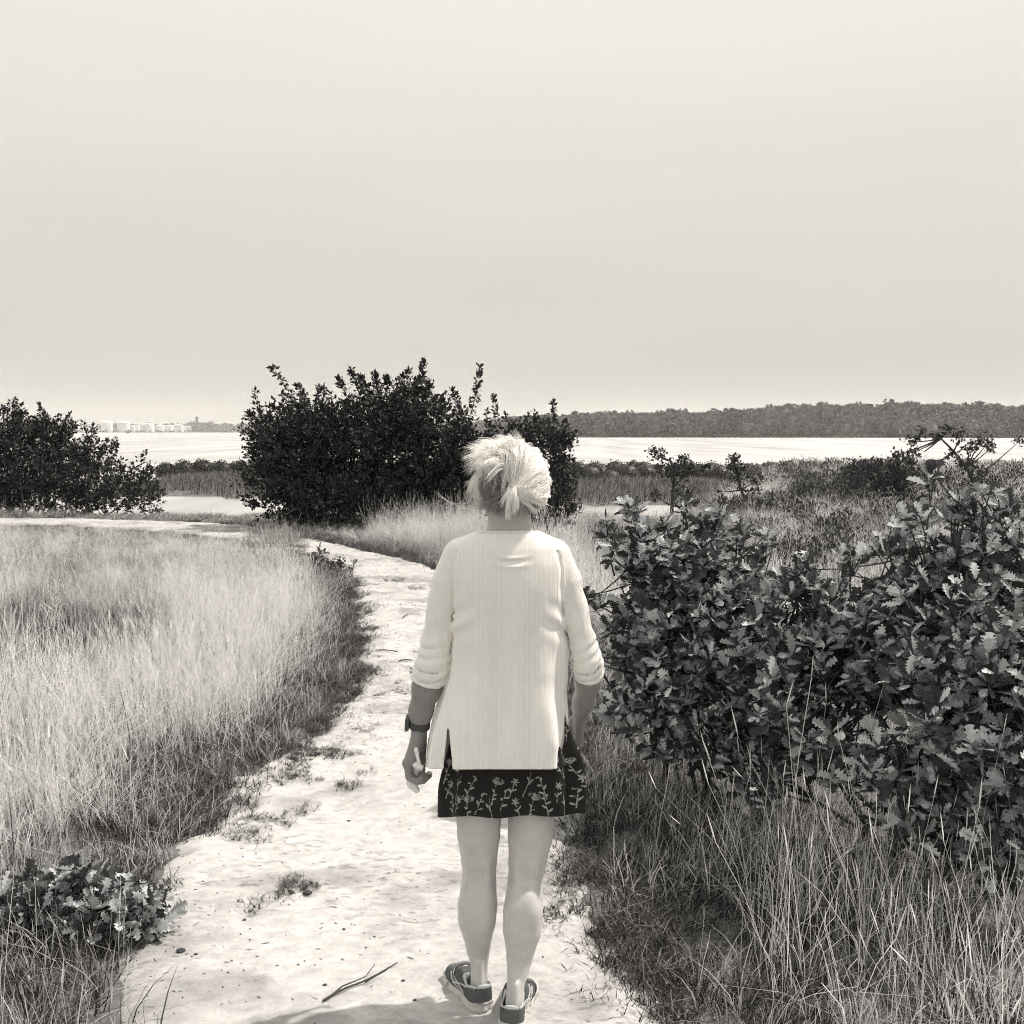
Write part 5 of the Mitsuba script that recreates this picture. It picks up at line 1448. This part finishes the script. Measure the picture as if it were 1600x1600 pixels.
# locks falling over the back: from the crown down to the tie
fall = []
for x0, n in ((-0.004, 5), (0.018, 7), (0.04, 7)):
    for _ in range(n):
        d0 = unit([x0 * 9 + rng.normal(0, .12), rng.uniform(-0.75, -0.2), rng.uniform(0.7, 1.0)])
        fall += clump(sweep(d0, rng.uniform(0.04, 0.2)) + np.array([rng.normal(0, .006), -0.004, 0]) * np.sin(np.linspace(0, 3, 12))[:, None], 14, 0.0026, rng)
lock('swept_lock', 2, strands(fall, 0.00075, rng, 0.002), rng, 0.5, 0.9)
# the tail below the tie
tail = []
for tipx, tipz, n, bow in ((-0.012, -0.082, 120, -.01), (0.004, -0.066, 110, .012), (-0.030, -0.042, 45, -.012), (0.012, -0.052, 60, .01), (-0.006, -0.05, 70, 0)):
    for _ in range(n):
        tip = K + np.array([tipx, -0.012, tipz]) * rng.uniform(0.7, 1.05) + rng.normal(0, 0.004, 3)
        tail.append(bez(K + rng.normal(0, 0.004, 3), K + [bow + tipx * 0.3, -0.034, tipz * 0.35], tip, 9))
lock('tail', 0, strands(tail, 0.0008, rng, 0.0015), rng, 0.6, 0.95)
knot = [tube(np.stack([K[0] + 0.008 * np.cos(q) + 0.002 * j, K[1] - 0.006 + 0.004 * np.sin(q * 2), K[2] + 0.010 * np.sin(q) - 0.002], 1), 0.0028, 5) for j, q in enumerate([np.linspace(0, 2 * np.pi, 14)] * 2)]
v, f = join(knot); add('person__hair__tie', (v + WO, f), 'mat_hair', smooth=True, color=np.full((len(v), 3), 0.5))
# long wisps streaming to the left, short wisps by the right ear
wisp = []
for tip, mid, n in (((-0.205, -0.03, 1.452), (-0.15, -0.03, 1.398), 4), ((-0.150, -0.02, 1.408), (-0.12, -0.03, 1.405), 4), ((-0.120, -0.03, 1.452), (-0.115, -0.03, 1.475), 5), ((-0.112, -0.04, 1.43), (-0.118, -0.03, 1.455), 8), ((-0.128, -0.03, 1.472), (-0.118, -0.03, 1.50), 6)):
    for _ in range(n):
        wisp.append(bez((-0.075 + rng.normal(0, .006), -0.02, 1.425 + rng.normal(0, .012)), np.array(mid) + rng.normal(0, .004, 3), np.array(tip) + rng.normal(0, .003, 3), 12))
for _ in range(24):
    wisp.append(bez((0.075 + rng.normal(0, .006), -0.01, 1.43 + rng.normal(0, .008)), (0.09 + rng.normal(0, .006), -0.01, 1.415), (0.083 + rng.normal(0, .01), -0.015, 1.398 + rng.normal(0, .008)), 9))
for _ in range(26):
    x = rng.normal(-0.03, 0.025)
    wisp.append(bez((x, -0.01, 1.565), (x - 0.01, -0.01, 1.58), (x - rng.uniform(0.01, 0.035), -0.02, 1.578 + rng.uniform(0, 0.02)), 9))
lock('wisp', 0, strands(wisp, 0.0005, rng, 0.0012), rng, 0.6, 0.95)
tag('person', 'woman in a pale cardigan walking away along the sand path', 'person')

# --- the crumpled pale tissue in her left hand
Ft = Field((-0.31, -0.03, 0.60), (-0.22, 0.09, 0.79), 0.002)
Ft.cone((-0.264, -0.008, 0.740), (-0.257, -0.010, 0.708), .0125, .008, .004, squash=((0.9, 0.3, 0), 0.5))
Ft.cone((-0.266, -0.004, 0.700), (-0.252, -0.006, 0.694), .009, .008, .005)
Ft.cone((-0.262, 0.01, 0.70), (-0.268, 0.03, 0.66), .011, .012, .006)
Ft.cone((-0.277, 0.018, 0.640), (-0.268, 0.014, 0.626), .017, .011, .005, squash=((0, 1, 0), 0.6))
X, Y, Z = np.meshgrid(*Ft.ax, indexing='ij')
Ft.g = (Ft.g - 0.013 * (meshkit.fbm(np.stack([X * 120, Y * 120, Z * 60], -1), 3, 2) - 0.5)).astype(np.float32)
v, f = Ft.mesh()
add('tissue', (v + WO, f), 'mat_tank', smooth=True)
tag('tissue', 'crumpled pale tissue clutched in the woman\'s left fist', 'tissue')


# ------------------------------------------------------------------ small things on the path
rng = RNG(120)
gx_, gy_ = scatter(-2.6, 0.7, 2.3, 15, 0.052, rng)
d = path_distance(gx_, gy_)
k = (d < 0.05) & seen(gx_, gy_) & (rng.random(len(gx_)) < 0.75 * np.clip(1.9 * (n2(gx_, gy_, 1.1, 121) - 0.32) + 0.25 * (d > -0.25), 0.02, 1))
gx_, gy_ = gx_[k], gy_[k]; n = len(gx_)
L_ = rng.exponential(0.006, n) + 0.003; az = rng.normal(0, 0.7, n) + (rng.random(n) < 0.5) * np.pi
u = np.stack([np.cos(az), np.sin(az), 0.15 * rng.normal(size=n)], 1); w = np.stack([-np.sin(az), np.cos(az), 0 * az], 1)
r_ = rng.uniform(0.0008, 0.002, n)[:, None] * np.where(L_ < 0.007, 1.6, 1.0)[:, None]
from scipy.interpolate import griddata
zz = griddata(XY.reshape(-1, 2), PZ.ravel(), np.stack([gx_, gy_], 1), method='linear', fill_value=0.0)
c = np.stack([gx_, gy_, zz + 0.001], 1)
up = np.array([0, 0, 1.0])
vv = np.stack([c - u * L_[:, None], c + w * r_ , c - w * r_, c + up * r_ * 1.6, c + u * L_[:, None] + up * r_ * rng.random((n, 1))], 1).reshape(-1, 3)
i = np.arange(n)[:, None] * 5
ff = np.vstack([i + q for q in ([0, 1, 3], [0, 3, 2], [4, 3, 1], [4, 2, 3])])
add('litter', (vv, ff), 'mat_vc', color=np.repeat(rng.choice([0.08, 0.16, 0.26], n), 5)[:, None] * COOL)
tag('litter', 'fine dark grit and broken stalks strewn over the sand path', 'litter', kind='stuff')


def surface(x, y):
    return float(griddata(XY.reshape(-1, 2), PZ.ravel(), np.array([[x, y]]), method='nearest')[0])


# the forked dry twig
pts = [on_ground(q, w_) for q, w_ in ((505, 1579), (530, 1564), (552, 1556), (570, 1550), (590, 1536), (621, 1521))]
pts = np.array([[p[0], p[1], surface(p[0], p[1]) + 0.006 + 0.004 * (j % 2)] for j, p in enumerate(pts)])
add('dry_twig__branch', tube(np.vstack([bez(pts[0], pts[1], pts[2], 5)[:-1], bez(pts[2], pts[3], pts[5], 7)]), np.linspace(0.0035, 0.0016, 11), 6), 'mat_wood', smooth=True)
p2 = np.array([pts[0] + [.012, .012, 0], pts[1] + [.006, .012, .004], pts[2] + [0.004, .012, .006], pts[3] + [0, .014, .01], pts[4] + [-.01, .02, .012]])
add('dry_twig__branch_001', tube(p2, np.linspace(0.0026, 0.0012, 5), 6), 'mat_wood', smooth=True)
add('dry_twig__fork', tube(np.array([pts[3], (pts[3] + pts[4]) / 2 + [.012, -.008, .006], pts[4] + [0.03, -.012, .010]]), [0.002, 0.0015, 0.001], 6), 'mat_wood', smooth=True)
tag('dry_twig', 'forked dark dry twig lying on the sand path at the bottom', 'twig')
CLODS = [(480, 1400, 9, 'dark clod with a small grass tuft in the middle of the path'), (283, 1491, 9, 'dark flat clod near the left edge of the path'), (306, 1496, 4, 'tiny dark clod right beside the flat clod at the left edge'), (382, 1440, 4, 'small dark pebble in the sand beyond the flat clod'), (508, 1549, 5, 'small pale and dark crumb just beyond the twig\'s lower end'), (630, 1545, 4, 'small dark pebble right of the twig\'s upper end'), (537, 1459, 3, 'tiny dark pebble halfway between the tufted clod and the twig'), (648, 1577, 4, 'small dark pebble left of the woman\'s left shoe'), (545, 1284, 4, 'small dark chip in the sand far left of the woman\'s thighs')]
for j, (px, py, w_, lab) in enumerate(CLODS):
    p = on_ground(px, py); R = 0.75 * w_ / F * p[1]
    m = trimesh.creation.icosphere(subdivisions=3)
    vv = m.vertices * (0.5 + 1.1 * meshkit.fbm(m.vertices * 2.6 + 7 * j, 4, 200 + j)[:, None]) * [R, R * 0.8, R * 0.55] + [p[0], p[1], surface(p[0], p[1]) + R * 0.12]
    k = num('clod' if j < 3 else 'pebble', j if j < 3 else j - 3)
    add(k, (vv, m.faces), 'mat_wood', smooth=40); tag(k, lab, 'clod' if j < 3 else 'pebble')
STICKS = [((588, 1020), (622, 1024), 'thin dark stick lying flat across the path left of the woman\'s sleeve'), ((622, 1039), (646, 1038), 'short dark stick close beside the woman\'s left elbow'), ((628, 966), (638, 962), 'small dark curled leaf stalk on the sand beyond her left shoulder')]
for j, (a, b_, lab) in enumerate(STICKS):
    p, q = on_ground(*a), on_ground(*b_)
    p[2], q[2] = surface(p[0], p[1]) + 0.008, surface(q[0], q[1]) + 0.012
    k = num('stick', j)
    add(k, tube(bez(p, (p + q) / 2 + [0, 0.02, 0.01], q, 6), [0.003, 0.005, 0.005, 0.004, 0.004, 0.003], 6), 'mat_wood', smooth=True); tag(k, lab, 'stick')
# a pale flower head on a thin stalk in front of the dark oak
p = at(1177, 1236, 3.55); g_ = np.array([p[0] + 0.03, p[1], float(height(p[0], p[1]))])
add('pale_flower__stalk', tube(bez(g_, (p + g_) / 2 + [.02, 0, .03], p, 8), 0.0016, 5), 'mat_wood', smooth=True)
pet = [oak_leaf(900 + j, 3) for j in range(6)]
parts = []
for j, (v_, f_) in enumerate(pet):
    a = j * math.pi / 3; x_ = np.array([math.cos(a), math.sin(a), 0.45]); x_ /= np.linalg.norm(x_); y_ = np.array([-math.sin(a), math.cos(a), 0]); z_ = np.cross(x_, y_)
    parts.append(((v_ * [0.016, 0.026, 0.016]) @ np.stack([x_, y_, z_]) + p, f_))
v, f = join(parts)
add('pale_flower__petals', (v, f), 'mat_leaf', color=np.full((len(v), 3), 0.7))
tag('pale_flower', 'small pale flower on a thin stalk before the dark foot of the oak', 'flower')
#NEXT
